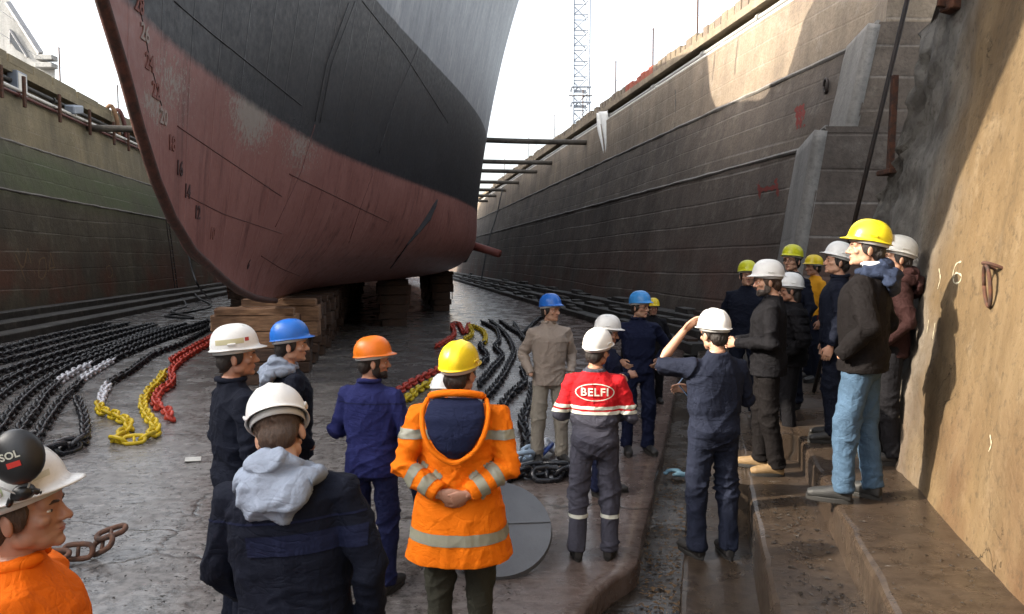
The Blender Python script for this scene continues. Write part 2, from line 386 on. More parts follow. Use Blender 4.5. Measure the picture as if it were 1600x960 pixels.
# ------------------------------------------------------------------ dock floor
def floor_right(Y):
    pts = [(-8, -.6), (2.5, .12), (4.0, .30), (4.53, .46), (4.93, .69), (5.15, .885)]
    if Y < 5.15:
        for (a, b), (c, d) in zip(pts, pts[1:]):
            if a <= Y <= c: return b + (d - b) * (Y - a) / (c - a)
    if Y < 17.7: return .2603 * (Y - .111) - .427
    return 7.1 - .167 * Y
Ys = [-8, -5, -3, -1] + list(np.arange(0, 20, .14)) + list(np.geomspace(20, 135, 40))
def build_floor():
    cols = 90; V = []; Fc = []
    for Y in Ys:
        xl = -14.8 - .167 * Y; xr = floor_right(Y) + .05 * (n1(Y * 2.3, 3.1) - .5)
        for i in range(cols + 1):
            u = i / cols; V.append([xl + (xr - xl) * (u ** .8 if u < 1 else 1), Y, 0.])
    V = np.array(V)
    amp = np.where(V[:, 1] < 22, 1., 0.)
    V[:, 2] += amp * ((fbm(V * [1.2, .7, 1], 3) - .5) * .03 + (fbm(V * [5, 3, 1], 2) - .5) * .012)
    for j in range(len(Ys) - 1):
        for i in range(cols): Fc.append((j * (cols + 1) + i, j * (cols + 1) + i + 1, (j + 1) * (cols + 1) + i + 1, (j + 1) * (cols + 1) + i))
    V = V.tolist(); k0 = len(V)
    for j, Y in enumerate(Ys):
        a = V[j * (cols + 1) + cols]
        V.append([a[0] + .012, Y, -.03]); V.append([a[0] + .0 + .03 * n1(Y * 3, 9), Y, -.4])
    for j in range(len(Ys) - 1):
        a = j * (cols + 1) + cols; b = (j + 1) * (cols + 1) + cols
        Fc.append((a, k0 + 2 * j, k0 + 2 * j + 2, b)); Fc.append((k0 + 2 * j, k0 + 2 * j + 1, k0 + 2 * j + 3, k0 + 2 * j + 2))
    me = bpy.data.meshes.new('dock_floor'); me.from_pydata(V, [], Fc); me.update()
    return struct(link_mesh('dock_floor', me, M['floor']))
floor = build_floor()
def trench_f(u, v):
    t = -6 + 25 * v; L = -1.6 + 2.0 * u; p = nr(L, t, 0)
    p.z = -.17 - .03 * max(0, (t - 7) / 10) + .05 * (n1(p.x * 3, p.y * 3) - .5); return p
struct(grid('drain_channel', trench_f, 28, 150, M['trench']))

def ledge(name, L0, L1, z0, z1, t0, t1, mat, side=-1, end=True):
    """one worn masonry step: riser, chipped nosing, tread, front end"""
    n = int((t1 - t0) / .12) + 2; V = []; Fc = []
    for j in range(n):
        t = t0 + (t1 - t0) * j / (n - 1); k = .022 * (n1(t * 2.1, L0 * 7, z1) - .5) - .02 * max(0, n1(t * 5.2, L0 * 3, 4.) - .62) * 4
        e = .018 + .02 * n1(t * 4, 3, L0)
        prof = [(L0 - .015, z0), (L0 + k * .5, z0 + .35 * (z1 - z0)), (L0 - k, z1 - e * 1.2), (L0 - k + e * .45, z1 - e * .3), (L0 - k + e * 1.4, z1)]
        m = 8
        prof += [(L0 + .06 + (L1 - L0 - .06) * q / m, z1 + .016 * (n1(t * 1.6, q * .5, L0) - .5)) for q in range(1, m + 1)]
        V += [nr(L, t, z) for L, z in prof]; w = len(prof)
    for j in range(n - 1):
        for i in range(w - 1): Fc.append((j * w + i, j * w + i + 1, (j + 1) * w + i + 1, (j + 1) * w + i))
    if end:
        b0 = len(V); V.append(nr(L1, t0, z0)); Fc.append(tuple(range(w)) + (b0,))
    me = bpy.data.meshes.new(name); me.from_pydata([tuple(v) for v in V], [], Fc); me.update()
    return struct(link_mesh(name, me, mat, None, False))
ZS, Z1, Z2 = .05, .40, .63
ledge('drain_kerb', -.111, .5, -.3, ZS, -4, 19, M['step'])
ledge('lower_step', .367, 1.0, -.05, Z1, -3, 17.5, M['step'])
ledge('lower_step', .25, .42, -.05, Z1 - .004, 6.05, 17.4, M['step'])
ledge('upper_step', .835, 3.0, .3, Z2, -3, 15.2, M['step'])
ledge('upper_step', .70, .90, .3, Z2 - .004, 6.9, 15.1, M['step'])

# ------------------------------------------------------------------ near wall of the dock head (battered, eroded corner)
BAT = .12
def wall_t(px, py):
    d = ray(px, py); t = 6.0
    # intersect with L = 1.42 + BAT (z - .63)
    a = d.x * NC - d.y * NS - BAT * d.z; b = 1.42 + BAT * (CZ - .63)
    s = b / a; p = CAM + d * s; return p.x * NS + p.y * NC, p.z
ends = sorted([(z, t) for t, z in (wall_t(1363, 620), wall_t(1366, 420), wall_t(1369, 315), wall_t(1436, 155), wall_t(1447, 40), wall_t(1478, -5))])
ends = [(0.4, ends[0][1])] + ends + [(11, ends[-1][1] - .1)]
def t_end(z):
    for (a, b), (c, d) in zip(ends, ends[1:]):
        if a <= z <= c: return b + (d - b) * (z - a) / (c - a)
    return ends[-1][1]
NWT0 = -3.0
def near_f(u, v):
    z = .55 + 9.3 * v ** 1.6; te = t_end(z) + .10 * (n1(z * 3, 5.5) - .5)
    if u <= .9: t = NWT0 + (te - NWT0) * (1 - (1 - u / .9) ** 1.8); ex = 0.
    else: t = te + (u - .9) * .6; ex = (u - .9) / .1 * 3.4
    p0 = (t * 1.0, z, ex)
    edge = math.exp(-max(0, te - t) / .8)
    big = (n1(t * .9, z * .9, 1) - .5) * .05 + (n1(t * 5, z * 5, 2) - .5) * .015
    rough = edge * ((n1(t * 2.2, z * 2.2, 7) - .5) * .34 + (n1(t * 7, z * 7, 8) - .5) * .16 + abs(n1(t * 4, z * 3, 3) - .5) * .2) * (1 if ex == 0 else .3)
    return nr(1.42 + BAT * (z - .63) + big + rough + ex, t, z)
near = struct(grid('dock_head_wall', near_f, 150, 130, M['near']))

# ------------------------------------------------------------------ dock side walls
def tier(name, base, top, mat, nu=160, nv=12, rough=.04, tread=None):
    """base/top: plan polylines [(x,y,z)] of equal length"""
    base = [Vector(b) for b in base]; top = [Vector(b) for b in top]
    ln = [0]
    for a, b in zip(top, top[1:]): ln.append(ln[-1] + (b - a).length)
    def at(poly, s):
        s = s * ln[-1]
        for k in range(len(ln) - 1):
            if s <= ln[k + 1] + 1e-9: return poly[k].lerp(poly[k + 1], (s - ln[k]) / (ln[k + 1] - ln[k]))
        return poly[-1]
    def f(u, v):
        u = u ** 1.7
        a = at(base, u); b = at(top, u); p = a.lerp(b, v)
        q = (n1(p.y * .8, p.z * 1.1, p.x * .8) - .5) * rough * 1.6 + (n1(p.y * 3, p.z * 4, 2) - .5) * rough * .6
        if 0 < v < 1: p.x += q
        else: p.x += q * .5
        return p
    return struct(grid(name, f, nu, nv, mat))
def rwall(l0, z0, l1, z1, ye, xe, mat, name, rough=.04):
    """right wall tier: ends at (xe, ye) at its top, bends at Y = 16.05, then runs down the dock"""
    B = dk(l1, 16.05, z1); far = dk(l1, 125, z1); E = Vector((xe, ye, z1)); dl = l1 - l0
    base = [Vector((E.x - dl, E.y, z0)), dk(l0, 16.05, z0), dk(l0, 125, z0)]
    t = tier(name, base, [E, B, far], mat, 200, 14, rough)
    return t, base[0], E
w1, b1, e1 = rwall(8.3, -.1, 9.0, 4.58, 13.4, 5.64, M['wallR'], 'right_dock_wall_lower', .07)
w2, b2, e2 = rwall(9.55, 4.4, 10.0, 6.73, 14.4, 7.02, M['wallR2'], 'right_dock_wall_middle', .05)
def endface(name, b, e, w, mat):
    def f(u, v):
        p = b.lerp(e, v) + Vector((w * u, 0, 0)); p.y += (n1(p.x * 2, p.z * 2, 3) - .5) * .10 - .02; return p
    return struct(grid(name, f, 30, 24, mat))
endface('right_dock_wall_lower_end', b1, e1, 6, M['wallR']); endface('right_dock_wall_middle_end', b2, e2, 6, M['wallR2'])
# cement-patched strip at each end, 6 mm proud of the tier
def patch(b, e, bb, be, off):
    o = Vector((-off, -off * .3, 0))
    def f(u, v):
        u2 = u * (.93 + .07 * n1(v * 6, 2.2)); p = (b.lerp(bb, u2)).lerp(e.lerp(be, u2), v * .985) + o
        p.x += (n1(p.y * 3, p.z * 4, 2) - .5) * .02 - .03; return p
    o_ = struct(grid('cement_facing', f, 10, 24, M['patch'])); s_ = o_.modifiers.new('s', 'SOLIDIFY'); s_.thickness = .22; s_.offset = 0; return o_
patch(b1, e1, dk(8.3, 16.05, -.1), dk(9, 16.05, 4.58), .05); patch(b2, e2, dk(9.55, 16.05, 4.4), dk(10, 16.05, 6.73), .05)
# treads behind the tiers
def tread(name, E, l, z, w, mat, zc=0.):
    a = E; b = dk(l, 16.05, z); c = dk(l, 125, z); r = Vector((w, 0, 0)); q = [a, b, c, c + r, b + r, Vector((a.x + 8, a.y, z))]
    return struct(pyo(name, q, [(0, 1, 4, 5), (1, 2, 3, 4)], mat))
def lip(name, pts, r, mat):
    bm = BM(); ps = []
    for a, b in zip(pts, pts[1:]):
        m = max(2, int((b - a).length / .6)); ps += [a.lerp(b, k / m) for k in range(m)]
    ps.append(pts[-1]); tube(bm, [p + Vector(((n1(p.y * 1.7, p.z) - .5) * .09, 0, (n1(p.y * 2.3, 5) - .5) * .05)) for p in ps], [r * (.55 + .9 * n1(p.y * 1.1, 9)) for p in ps], 6, round_=False)
    return struct(obj(name, bm, mat))
lip('ledge_lip', [e1, dk(9.0, 16.05, 4.58), dk(9.0, 125, 4.58)], .05, M['patch']); lip('ledge_lip', [e2, dk(10, 16.05, 6.73), dk(10., 125, 6.73)], .055, M['patch'])
tread('right_wall_ledge', e1, 9.0, 4.58, 1.2, M['patch']); tread('right_wall_ledge', e2, 10.0, 6.73, 1.0, M['patch'])
B3, T3 = 10.3, 10.5
def r3(l, z, Yn=14.7): return [Vector((l - .167 * 16.05 - (16.05 - Yn) * .26, Yn, z)), dk(l, 16.05, z), dk(l, 125, z)]
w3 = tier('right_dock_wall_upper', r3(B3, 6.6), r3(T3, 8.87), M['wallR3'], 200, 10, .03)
endface('right_dock_wall_upper_end', r3(B3, 6.6)[0], r3(T3, 9.6)[0], 9, M['wallR3'])
struct(pyo('pipe_gallery_ledge', r3(T3, 8.87) + r3(T3 + .75, 8.87), [(0, 1, 4, 3), (1, 2, 5, 4)], M['coping']))
tier('pipe_gallery_back', r3(T3 + .7, 8.85), r3(T3 + .72, 9.42), M['pipe_dark'], 60, 2, .0)
# parapet of upright blocks with gaps between their heads
pa, pb, pc = r3(T3 + .06, 9.40)
par = struct(pyo('parapet_beam', r3(T3 + .06, 9.40) + r3(T3 + .06, 9.62) + r3(T3 + .9, 9.40) + r3(T3 + .9, 9.62),
                 [(0, 1, 4, 3), (1, 2, 5, 4), (3, 4, 10, 9), (4, 5, 11, 10), (0, 1, 7, 6), (1, 2, 8, 7)], M['coping']))
blk = {}
def tooth(i, p, d, w, h):
    k = i % 6
    if k not in blk:
        bm = BM(); box(bm, (0, 0, .5), (.22, 1, 1), None, .03); me = bpy.data.meshes.new('parapet_block'); bm.to_mesh(me); bm.free()
        me.materials.append(m_concrete('parapet_concrete_%d' % k, (.34 - .03 * k, .27 - .025 * k, .18 - .012 * k, 1), (.17, .13, .09, 1), lines=0, pale=.4) if k != 4 else m_concrete('parapet_red', (.42, .10, .05, 1), (.24, .06, .04, 1), lines=0)); blk[k] = me
    o = bpy.data.objects.new('parapet_block', blk[k]); C.objects.link(o); o.parent = par
    o.location = p; o.scale = (1, w, h); o.rotation_euler = (0, 0, math.atan2(-d.x, d.y))
Y = 14.9; i = 0; random.seed(3)
while Y < 75 and i < 150:
    s = .36 + Y * .004; a = .34 if i % 4 else .1
    if Y < 16.05: p = Vector((T3 + .2 - .167 * 16.05 - (16.05 - Y) * .26, Y, 9.60)); d = Vector((.26, 1, 0))
    else: p = dk(T3 + .2, Y, 9.60); d = Vector((-.167, 1, 0))
    red = 4 if 30 < Y < 33.5 else random.choice([0, 1, 2, 3, 5])
    tooth(red, p, d, s * random.uniform(.72, .97), random.choice([.34, .3, .36, .22, .32]))
    Y += s; i += 1
# railing posts on the right quay
def railing(name, pts, h, label):
    r = empty(name, pts[0]); tag(r, label, 'railing')
    for p in pts:
        bm = BM(); tube(bm, [p, p + Vector((0, 0, h))], .03, 6, round_=False); box(bm, p + Vector((0, 0, .1)), (.12, .12, .2)); obj('post', bm, M['rust'], r, wparent=True)
    for q in (1.0, .55):
        for a, b in zip(pts, pts[1:]):
            bm = BM(); m = a.lerp(b, .5) - Vector((0, 0, .08))
            tube(bm, smooth_path([a + Vector((0, 0, h * q)), m + Vector((0, 0, h * q)), b + Vector((0, 0, h * q))], 6), .008, 5, round_=False); obj('wire', bm, M['galv'], r, wparent=True)
    return r
railing('quay_railing', [dk(T3 + .5, y, 9.62) for y in (19.5, 22.8, 26.6, 31, 36, 42, 49, 58, 70)], 2.1, 'thin rusty railing posts and wires along the right quay edge')
# pipes in the gallery
def pipe(name, pts, r, mat, label, seg=8, flange=0):
    e = empty(name, pts[0]); tag(e, label, 'pipe')
    bm = BM(); tube(bm, pts, r, seg, round_=False); obj('pipe_run', bm, mat, e, True, wparent=True)
    for k in range(flange):
        t = (k + .5) / flange; s = t ** 1.8 * (len(pts) - 1); a = int(s); p = Vector(pts[a]).lerp(Vector(pts[min(a + 1, len(pts) - 1)]), s - a)
        d = (Vector(pts[min(a + 1, len(pts) - 1)]) - Vector(pts[a])).normalized(); bm = BM(); tube(bm, [p - d * .06, p + d * .06], r * 1.5, seg, round_=False); obj('flange', bm, mat, e, wparent=True)
    return e
def r3d(l, z, n=14): 
    a, b, c = r3(l, z); return [a, b] + [b.lerp(c, (k / n) ** 1.3) for k in range(1, n + 1)]
pipe('service_pipe', [p + Vector((0, 0, .02 * math.sin(k))) for k, p in enumerate(r3d(T3 + .22, 9.12))], .085, M['pipe_grey'], 'grey service pipe running under the right parapet', 10, 18)
pipe('service_pipe', r3d(T3 + .12, 8.95), .06, M['pipe_white'], 'white thinner pipe on the ledge below the grey right pipe', 8, 14)
# tarpaulin hanging from the gallery
def tarp_f(u, v):
    Yc = 36.5 + 1.9 * (u - .5) * (1 - .75 * v); p = dk(T3 - .05 + .1 * math.sin(u * 9 + v * 4), Yc - v * .9, 9.3 - 2.0 * v + .25 * u * (1 - v)); return p
bm = BM(); tp = grid('hanging_tarpaulin', tarp_f, 14, 12, M['sheet']); s = tp.modifiers.new('s', 'SOLIDIFY'); s.thickness = .02
tag(tp, 'pale crumpled tarpaulin hanging from the right wall pipes', 'tarpaulin')

# left side
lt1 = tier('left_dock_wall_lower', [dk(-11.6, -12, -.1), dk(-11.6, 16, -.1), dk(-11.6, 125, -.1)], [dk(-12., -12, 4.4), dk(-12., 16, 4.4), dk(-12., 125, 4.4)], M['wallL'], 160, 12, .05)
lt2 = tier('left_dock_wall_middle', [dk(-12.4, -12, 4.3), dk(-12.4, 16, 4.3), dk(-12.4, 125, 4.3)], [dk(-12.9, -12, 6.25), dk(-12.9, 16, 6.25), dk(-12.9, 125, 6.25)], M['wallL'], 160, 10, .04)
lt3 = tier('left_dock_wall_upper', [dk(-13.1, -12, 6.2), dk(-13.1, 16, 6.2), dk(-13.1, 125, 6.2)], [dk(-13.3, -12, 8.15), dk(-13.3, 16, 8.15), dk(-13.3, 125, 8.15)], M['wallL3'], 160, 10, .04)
for z, a, b, m in ((4.4, -12.0, -12.6, 'patch'), (6.25, -12.9, -13.3, 'patch'), (8.15, -13.3, -14.4, 'coping')):
    struct(pyo('left_wall_ledge', [dk(a, -12, z), dk(a, 125, z), dk(b, 125, z), dk(b, -12, z)], [(0, 1, 2, 3)], M[m]))
tier('left_gallery_back', [dk(-14.3, -12, 8.1), dk(-14.3, 20, 8.1), dk(-14.3, 125, 8.1)], [dk(-14.3, -12, 9.05), dk(-14.3, 20, 9.05), dk(-14.3, 125, 9.05)], M['wallL3'], 60, 3, 0.)
lip('ledge_lip', [dk(-12., -10, 4.4), dk(-12., 125, 4.4)], .045, M['patch']); lip('ledge_lip', [dk(-12.9, -10, 6.25), dk(-12.9, 125, 6.25)], .04, M['patch'])
COPZ = 9.62
cop = struct(pyo('left_coping_beam', [dk(-13.6, -12, 9.0), dk(-13.6, 125, 9.0), dk(-13.6, 125, 9.3), dk(-13.6, -12, 9.3), dk(-14.6, 125, 9.3), dk(-14.6, -12, 9.3), dk(-14.6, -12, 9.), dk(-14.6, 125, 9.)],
               [(0, 1, 2, 3), (3, 2, 4, 5), (0, 6, 7, 1)], M['wallL3']))
bm = BM(); box(bm, (0, 0, 0), (.7, .97, 1), None, .02); cme = bpy.data.meshes.new('coping_stone'); bm.to_mesh(cme); bm.free(); cme.materials.append(M['wallL3'])
Y = -11; random.seed(5)
while Y < 80:
    w = random.uniform(1.6, 2.6); o = bpy.data.objects.new('coping_stone', cme); C.objects.link(o); o.parent = cop
    h = COPZ - 9.3 + random.uniform(-.05, .03); o.location = dk(-13.95 + random.uniform(-.02, .02), Y + w / 2, 9.3 + h / 2); o.scale = (1, w, h); o.rotation_euler = (0, 0, math.atan(.167)); Y += w
def ll(l, z, n=14): return [dk(l, -10 + 120 * (k / n) ** 1.4, z) for k in range(n + 1)]
pipe('service_pipe', ll(-13.25, 8.28), .07, M['pipe_white'], 'white pipe along the top of the left wall', 8, 16)
pipe('service_pipe', ll(-13.18, 8.08), .06, M['pipe_red'], 'red pipe just below the white pipe on the left wall', 8, 12)
pipe('service_pipe', ll(-13.7, 8.72), .09, M['pipe_dark'], 'black pipe under the left coping', 8, 10)
for k, (px, y0, y1) in enumerate(((46, 122, 172), (100, 150, 194), (146, 170, 211), (183, 190, 228), (205, 200, 240), (11, 104, 152))):
    Yb = 13.1 * 1150 / (608 - px); p = dk(-13.0, Yb, 7.75); e = empty('pipe_bracket', p)
    tag(e, 'rusty pipe bracket on the left wall, %s from the left edge of the picture' % ['second', 'third', 'fourth', 'fifth', 'sixth', 'first'][k], 'bracket', 'pipe brackets on the left wall')
    bm = BM(); box(bm, p + Vector((0, 0, .45)), (.09, .12, 1.1), None, .01); obj('upright', bm, M['rust'], e, wparent=True)
    bm = BM(); box(bm, p + Vector((-.15, 0, .42)), (.36, .1, .05), None, .01); obj('arm', bm, M['rust'], e, wparent=True)
railing('quay_railing', [dk(-14.4, y, 9.62) for y in (21.5, 27.2, 33, 40, 48, 58)], 1.9, 'thin railing posts and wires along the left quay edge')
# grey cabinet and red hoses on the left gallery
e = empty('electrical_cabinet', dk(-13.5, 27.6, 8.2)); tag(e, 'pale grey electrical cabinet standing on the left gallery', 'cabinet')
bm = BM(); box(bm, dk(-13.62, 27.6, 8.62), (.35, .75, .95), (0, 0, .165), .02); obj('cabinet_body', bm, M['galv'], e, wparent=True)
bm = BM(); box(bm, dk(-13.43, 27.6, 8.62), (.02, .62, .8), (0, 0, .165), .005); obj('cabinet_door', bm, M['pipe_white'], e, wparent=True)
e = empty('floodlight', dk(-13.3, 31.6, 8.25)); tag(e, 'grey floodlight housing lying on the left wall pipes', 'floodlight')
bm = BM(); box(bm, dk(-13.25, 31.6, 8.55), (.4, 1.0, .35), (.2, .1, .165), .05); obj('lamp_housing', bm, M['galv'], e, wparent=True)
bm = BM(); box(bm, dk(-13.35, 31.6, 8.33), (.3, .3, .12), (0, 0, .165), .01); obj('lamp_bracket', bm, M['iron'], e, wparent=True)
for k, (q, m, w) in enumerate(((36.6, 'timber', 'tan'), (37.6, 'pipe_red', 'red'))):
    bm = BM(); tube(bm, smooth_path([dk(-14.2, q, 8.2), dk(-13.9, q, 9.3), dk(-13.55, q, 9.75), dk(-13.35, q + .2, 9.2), dk(-13.3, q + .3, 8.35)], 16), .1, 8)
    tag(obj('hose', bm, M[m], None, True), 'thick %s hose draped over the left coping' % w, 'hose')

# altar steps at the wall feet
def altar(name, ls, zs, sgn, y0, mat):
    V = []; Fc = []
    ys = list(np.arange(y0, 40, .5)) + list(np.geomspace(40, 125, 40))
    prof_n = 0
    for Yq in ys:
        pr = []
        for k, (l, z) in enumerate(zip(ls, zs)):
            zb = 0 if k == 0 else zs[k - 1]; j = .05 * (n1(Yq * 1.3, k * 3.) - .5)
            pr += [(l + j, zb - (.05 if k == 0 else 0)), (l + j, z - .03), (l + j + .03 * sgn, z)]
        pr.append((ls[-1] + 1.2 * sgn, zs[-1])); prof_n = len(pr)
        V += [tuple(dk(l, Yq, z)) for l, z in pr]
    for j in range(len(ys) - 1):
        for i in range(prof_n - 1): Fc.append((j * prof_n + i, j * prof_n + i + 1, (j + 1) * prof_n + i + 1, (j + 1) * prof_n + i))
    b0 = len(V); V.append(tuple(dk(ls[-1] + 1.2 * sgn, ys[0], -.05))); Fc.append(tuple(range(prof_n)) + (b0,))
    me = bpy.data.meshes.new(name); me.from_pydata(V, [], Fc); me.update(); return struct(link_mesh(name, me, mat, None, False))
altR = altar('right_altar_steps', [7.1, 7.55, 8.0], [.22, .47, .72], 1, 17.2, M['altar'])
altL = altar('left_altar_steps', [-10.2, -10.75, -11.3], [.22, .44, .66], -1, -8, M['altar'])
random.seed(9)
sme = []
for k in range(4):
    bm = BM(); box(bm, (0, 0, .5), (1, 1, 1), None, .06)
    for v in bm.verts: v.co += Vector((random.uniform(-.05, .05), random.uniform(-.05, .05), random.uniform(-.08, .05)))
    me = bpy.data.meshes.new('loose_stone'); bm.to_mesh(me); bm.free(); me.materials.append(M['altar'] if k < 3 else M['timber_d']); sme.append(me)
for k in range(70):
    Yq = 18 + 60 * (k / 70) ** 1.3; st = random.choice([0, 1, 1, 2]); o = bpy.data.objects.new('altar_stone', random.choice(sme)); C.objects.link(o); o.parent = altR
    o.location = dk([7.36, 7.8, 8.25][st] + random.uniform(-.03, .03), Yq, [.22, .47, .72][st] - .01); o.scale = (random.uniform(.25, .36), random.uniform(.5, 1.5), random.uniform(.07, .2)); o.rotation_euler = (0, 0, .165 + random.uniform(-.08, .08))
# quays (the ground beyond the dock)
struct(pyo('quay_ground_left', [dk(-14.5, -40, 9.3), dk(-14.5, 400, 9.3), (-700, 400, 9.3), (-700, -40, 9.3)], [(0, 1, 2, 3)], M['quay']))
q0 = r3(T3 + .7, 9.5)
struct(pyo('quay_ground_right', [Vector((22, -40, 9.5)), Vector((22, 12, 9.5)), q0[0], q0[1], dk(T3 + .7, 400, 9.5), (700, 400, 9.5), (700, -40, 9.5)], [(0, 1, 2, 3, 4, 5, 6)], M['quay']))
struct(pyo('quay_ground_end', [dk(-14.5, 124, 9.28), dk(T3 + .8, 124, 9.28), (700, 900, 9.28), (-700, 900, 9.28)], [(0, 1, 2, 3)], M['quay']))
bm = BM(); box(bm, dk(-1.5, 124.4, 4.6), (27, .8, 9.5), (0, 0, .165)); gate = tag(obj('dock_gate', bm, M['rust']), 'rusty steel dock gate closing the far end', 'gate')

# ------------------------------------------------------------------ marks and fittings on the walls
bvR1 = bvh_of(w1); bvR2 = bvh_of(w2); bvR3 = bvh_of(w3); bvN = bvh_of(near); bvL1 = bvh_of(lt1)
def marks(parent, bv, strokes, w, mat, nm='paint_mark'):
    for s in strokes: stroke(nm, bv, s, w, mat, parent)
marks(lt1, bvL1, [[(24, 398), (30, 412), (40, 440)], [(24, 398), (36, 418), (43, 388)], [(43, 388), (48, 410), (55, 428)], [(60, 432), (62, 408), (70, 404), (72, 424), (66, 436), (60, 432)], [(74, 436), (78, 410), (79, 396), (84, 414), (90, 432)], [(77, 420), (86, 418)]], .05, M['tanpaint'])
marks(lt1, bvL1, [[(166, 418), (170, 434), (176, 428), (172, 416), (166, 418)]], .04, M['tanpaint'])
marks(w1, bvR1, [[(1184, 283), (1186, 296), (1188, 310)], [(1212, 280), (1214, 293), (1216, 307)], [(1186, 298), (1200, 295), (1214, 293)]], .10, M['redpaint'])
marks(w2, bvR2, [[(1244, 168), (1246, 182), (1246, 202)], [(1254, 164), (1256, 180), (1257, 198)], [(1249, 166), (1251, 182), (1251, 200)]], .11, M['redpaint'])
marks(near, bvN, [[(1468, 420), (1470, 435), (1466, 452)], [(1503, 409), (1495, 413), (1490, 428), (1492, 442), (1500, 441), (1503, 431), (1495, 427), (1491, 433)]], .010, M['chalk'])
marks(near, bvN, [[(1548, 680), (1550, 694), (1546, 706)], [(1462, 505), (1458, 530)], [(1452, 500), (1449, 520)]], .008, M['chalk'])
# dark strips laid on the right wall for the shade in its grooves
for pix, bv, ow in (([(832, 351), (826, 395), (816, 450)], bvR1, w1), ([(812, 368), (808, 405), (803, 430)], bvR1, w1), ([(856, 302), (856, 322), (855, 343)], bvR2, w2), ([(876, 250), (876, 285)], bvR3, w3), ([(1055, 140), (1056, 165), (1054, 205)], bvR3, w3), ([(970, 377), (966, 430), (963, 470)], bvR1, w1)):
    stroke('groove_shade_strip', bv, pix, .045, M['rubber'], ow, .006)
# ladder on the left wall
lad = empty('wall_ladder', dk(-11.5, 36, .7)); tag(lad, 'dark iron rung ladder fixed to the left wall beside the bow', 'ladder')
for s in (0, .45):
    bm = BM(); tube(bm, [dk(-11.35, 39 + s, .7), dk(-11.72, 39 + s, 4.35)], .03, 6, round_=False); obj('rail', bm, M['iron'], lad, wparent=True)
for k in range(12):
    t = (k + .5) / 12; bm = BM(); tube(bm, [dk(-11.35 - .37 * t, 38.95, .7 + 3.65 * t), dk(-11.35 - .37 * t, 39.5, .7 + 3.65 * t)], .025, 6, round_=False); obj('rung', bm, M['iron'], lad, wparent=True)
# mooring ring on the sunlit wall
h = bvN.ray_cast(CAM, ray(1560, 424).normalized()); hp = h[0]; hn = h[1] if h[1].dot(hp - CAM) < 0 else -h[1]
rg = empty('mooring_ring', hp); tag(rg, 'rusty iron mooring ring hanging on the sunlit tan wall', 'ring')
bm = BM(); tube(bm, smooth_path([hp + Vector((0, .045, .0)) - hn * .05, hp + hn * .05 + Vector((0, .035, .03)), hp + hn * .075 + Vector((0, 0, .035)), hp + hn * .05 + Vector((0, -.035, .03)), hp - hn * .05 + Vector((0, -.045, 0))], 14), .010, 8); obj('staple', bm, M['rust'], rg, True, wparent=True)
bm = BM(); rc = hp + hn * .055 + Vector((0, 0, -.09)); tt = Vector((NS, NC, 0)); pts = [rc + tt * .048 * math.cos(a) + Vector((0, 0, .115 * math.sin(a))) + hn * .012 * math.sin(a) for a in np.linspace(0, 2 * math.pi, 25)]
tube(bm, pts, .0105, 8, round_=False); obj('oval_ring', bm, M['rust'], rg, True, wparent=True)
# small ring on the right middle wall
h = bvR2.ray_cast(CAM, ray(1296, 127).normalized())
if h[0] is not None:
    hp = h[0]; bm = BM(); pts = [hp + Vector((-.08, .10 * math.cos(a), .15 * math.sin(a) - .1)) for a in np.linspace(0, 2 * math.pi, 21)]; tube(bm, pts, .03, 8, round_=False)
    tag(obj('mooring_ring', bm, M['iron'], None, True), 'small dark mooring ring high on the shaded right wall', 'ring')
# raking pole and rusty post at the corner
a = D(1420, -10, 7.2); b = D(1337, 338, 7.9); c = a + (b - a) * ((Z2 - .02 - a.z) / (b.z - a.z))
bm = BM(); tube(bm, [a + (a - b) * .3, c], .024, 8, round_=False); tag(obj('raking_pole', bm, M['iron'], None, True), 'long dark iron pole raking up past the wall corner', 'pole')
a = D(1398, 118, 7.1); b = D(1391, 268, 7.1); e = empty('rusty_strut', b); tag(e, 'short rusty steel strut bracketed to the eroded wall corner', 'strut')
bm = BM(); box(bm, (a + b) / 2, (.055, .055, (a - b).length), (0, .02, 0), .004); obj('strut_bar', bm, M['rust'], e, wparent=True)
bm = BM(); box(bm, b + Vector((.06, .06, 0)), (.2, .26, .05), None, .005); obj('strut_foot', bm, M['rust'], e, wparent=True)
h = bvN.ray_cast(CAM, ray(1494, 8).normalized()); hp = h[0]
e = empty('wall_bracket', hp); tag(e, 'rusty steel bracket high on the eroded near wall', 'bracket')
bm = BM(); box(bm, hp + Vector((-.03, 0, .05)), (.10, .14, .2), (0, .1, .2), .01); obj('bracket_plate', bm, M['rust'], e, wparent=True)
bm = BM(); box(bm, hp + Vector((-.09, 0, .02)), (.12, .03, .08), (0, .1, .2), .005); obj('bracket_lug', bm, M['rust'], e, wparent=True)

# ------------------------------------------------------------------ quay-side: lattice mast and white building
mb = Vector((105 / 1150 * 60, 60, 9.5)); mast = empty('lattice_mast', mb); tag(mast, 'pale blue-grey steel lattice mast on the right quay', 'mast')
W = .62; corners = [Vector((sx * W, sy * W, 0)) for sx, sy in ((-1, -1), (1, -1), (1, 1), (-1, 1))]
for c in corners:
    bm = BM(); tube(bm, [mb + c, mb + c + Vector((0, 0, 24))], .11, 6, round_=False); obj('mast_leg', bm, M['galv'], mast, wparent=True)
for k in range(20):
    z = k * 1.2
    for q in range(4):
        a = corners[q]; b = corners[(q + 1) % 4]; bm = BM()
        tube(bm, [mb + a + Vector((0, 0, z)), mb + b + Vector((0, 0, z + 1.2))], .055, 5, round_=False); tube(bm, [mb + a + Vector((0, 0, z)), mb + b + Vector((0, 0, z))], .05, 5, round_=False)
        obj('mast_brace', bm, M['galv'], mast, wparent=True)
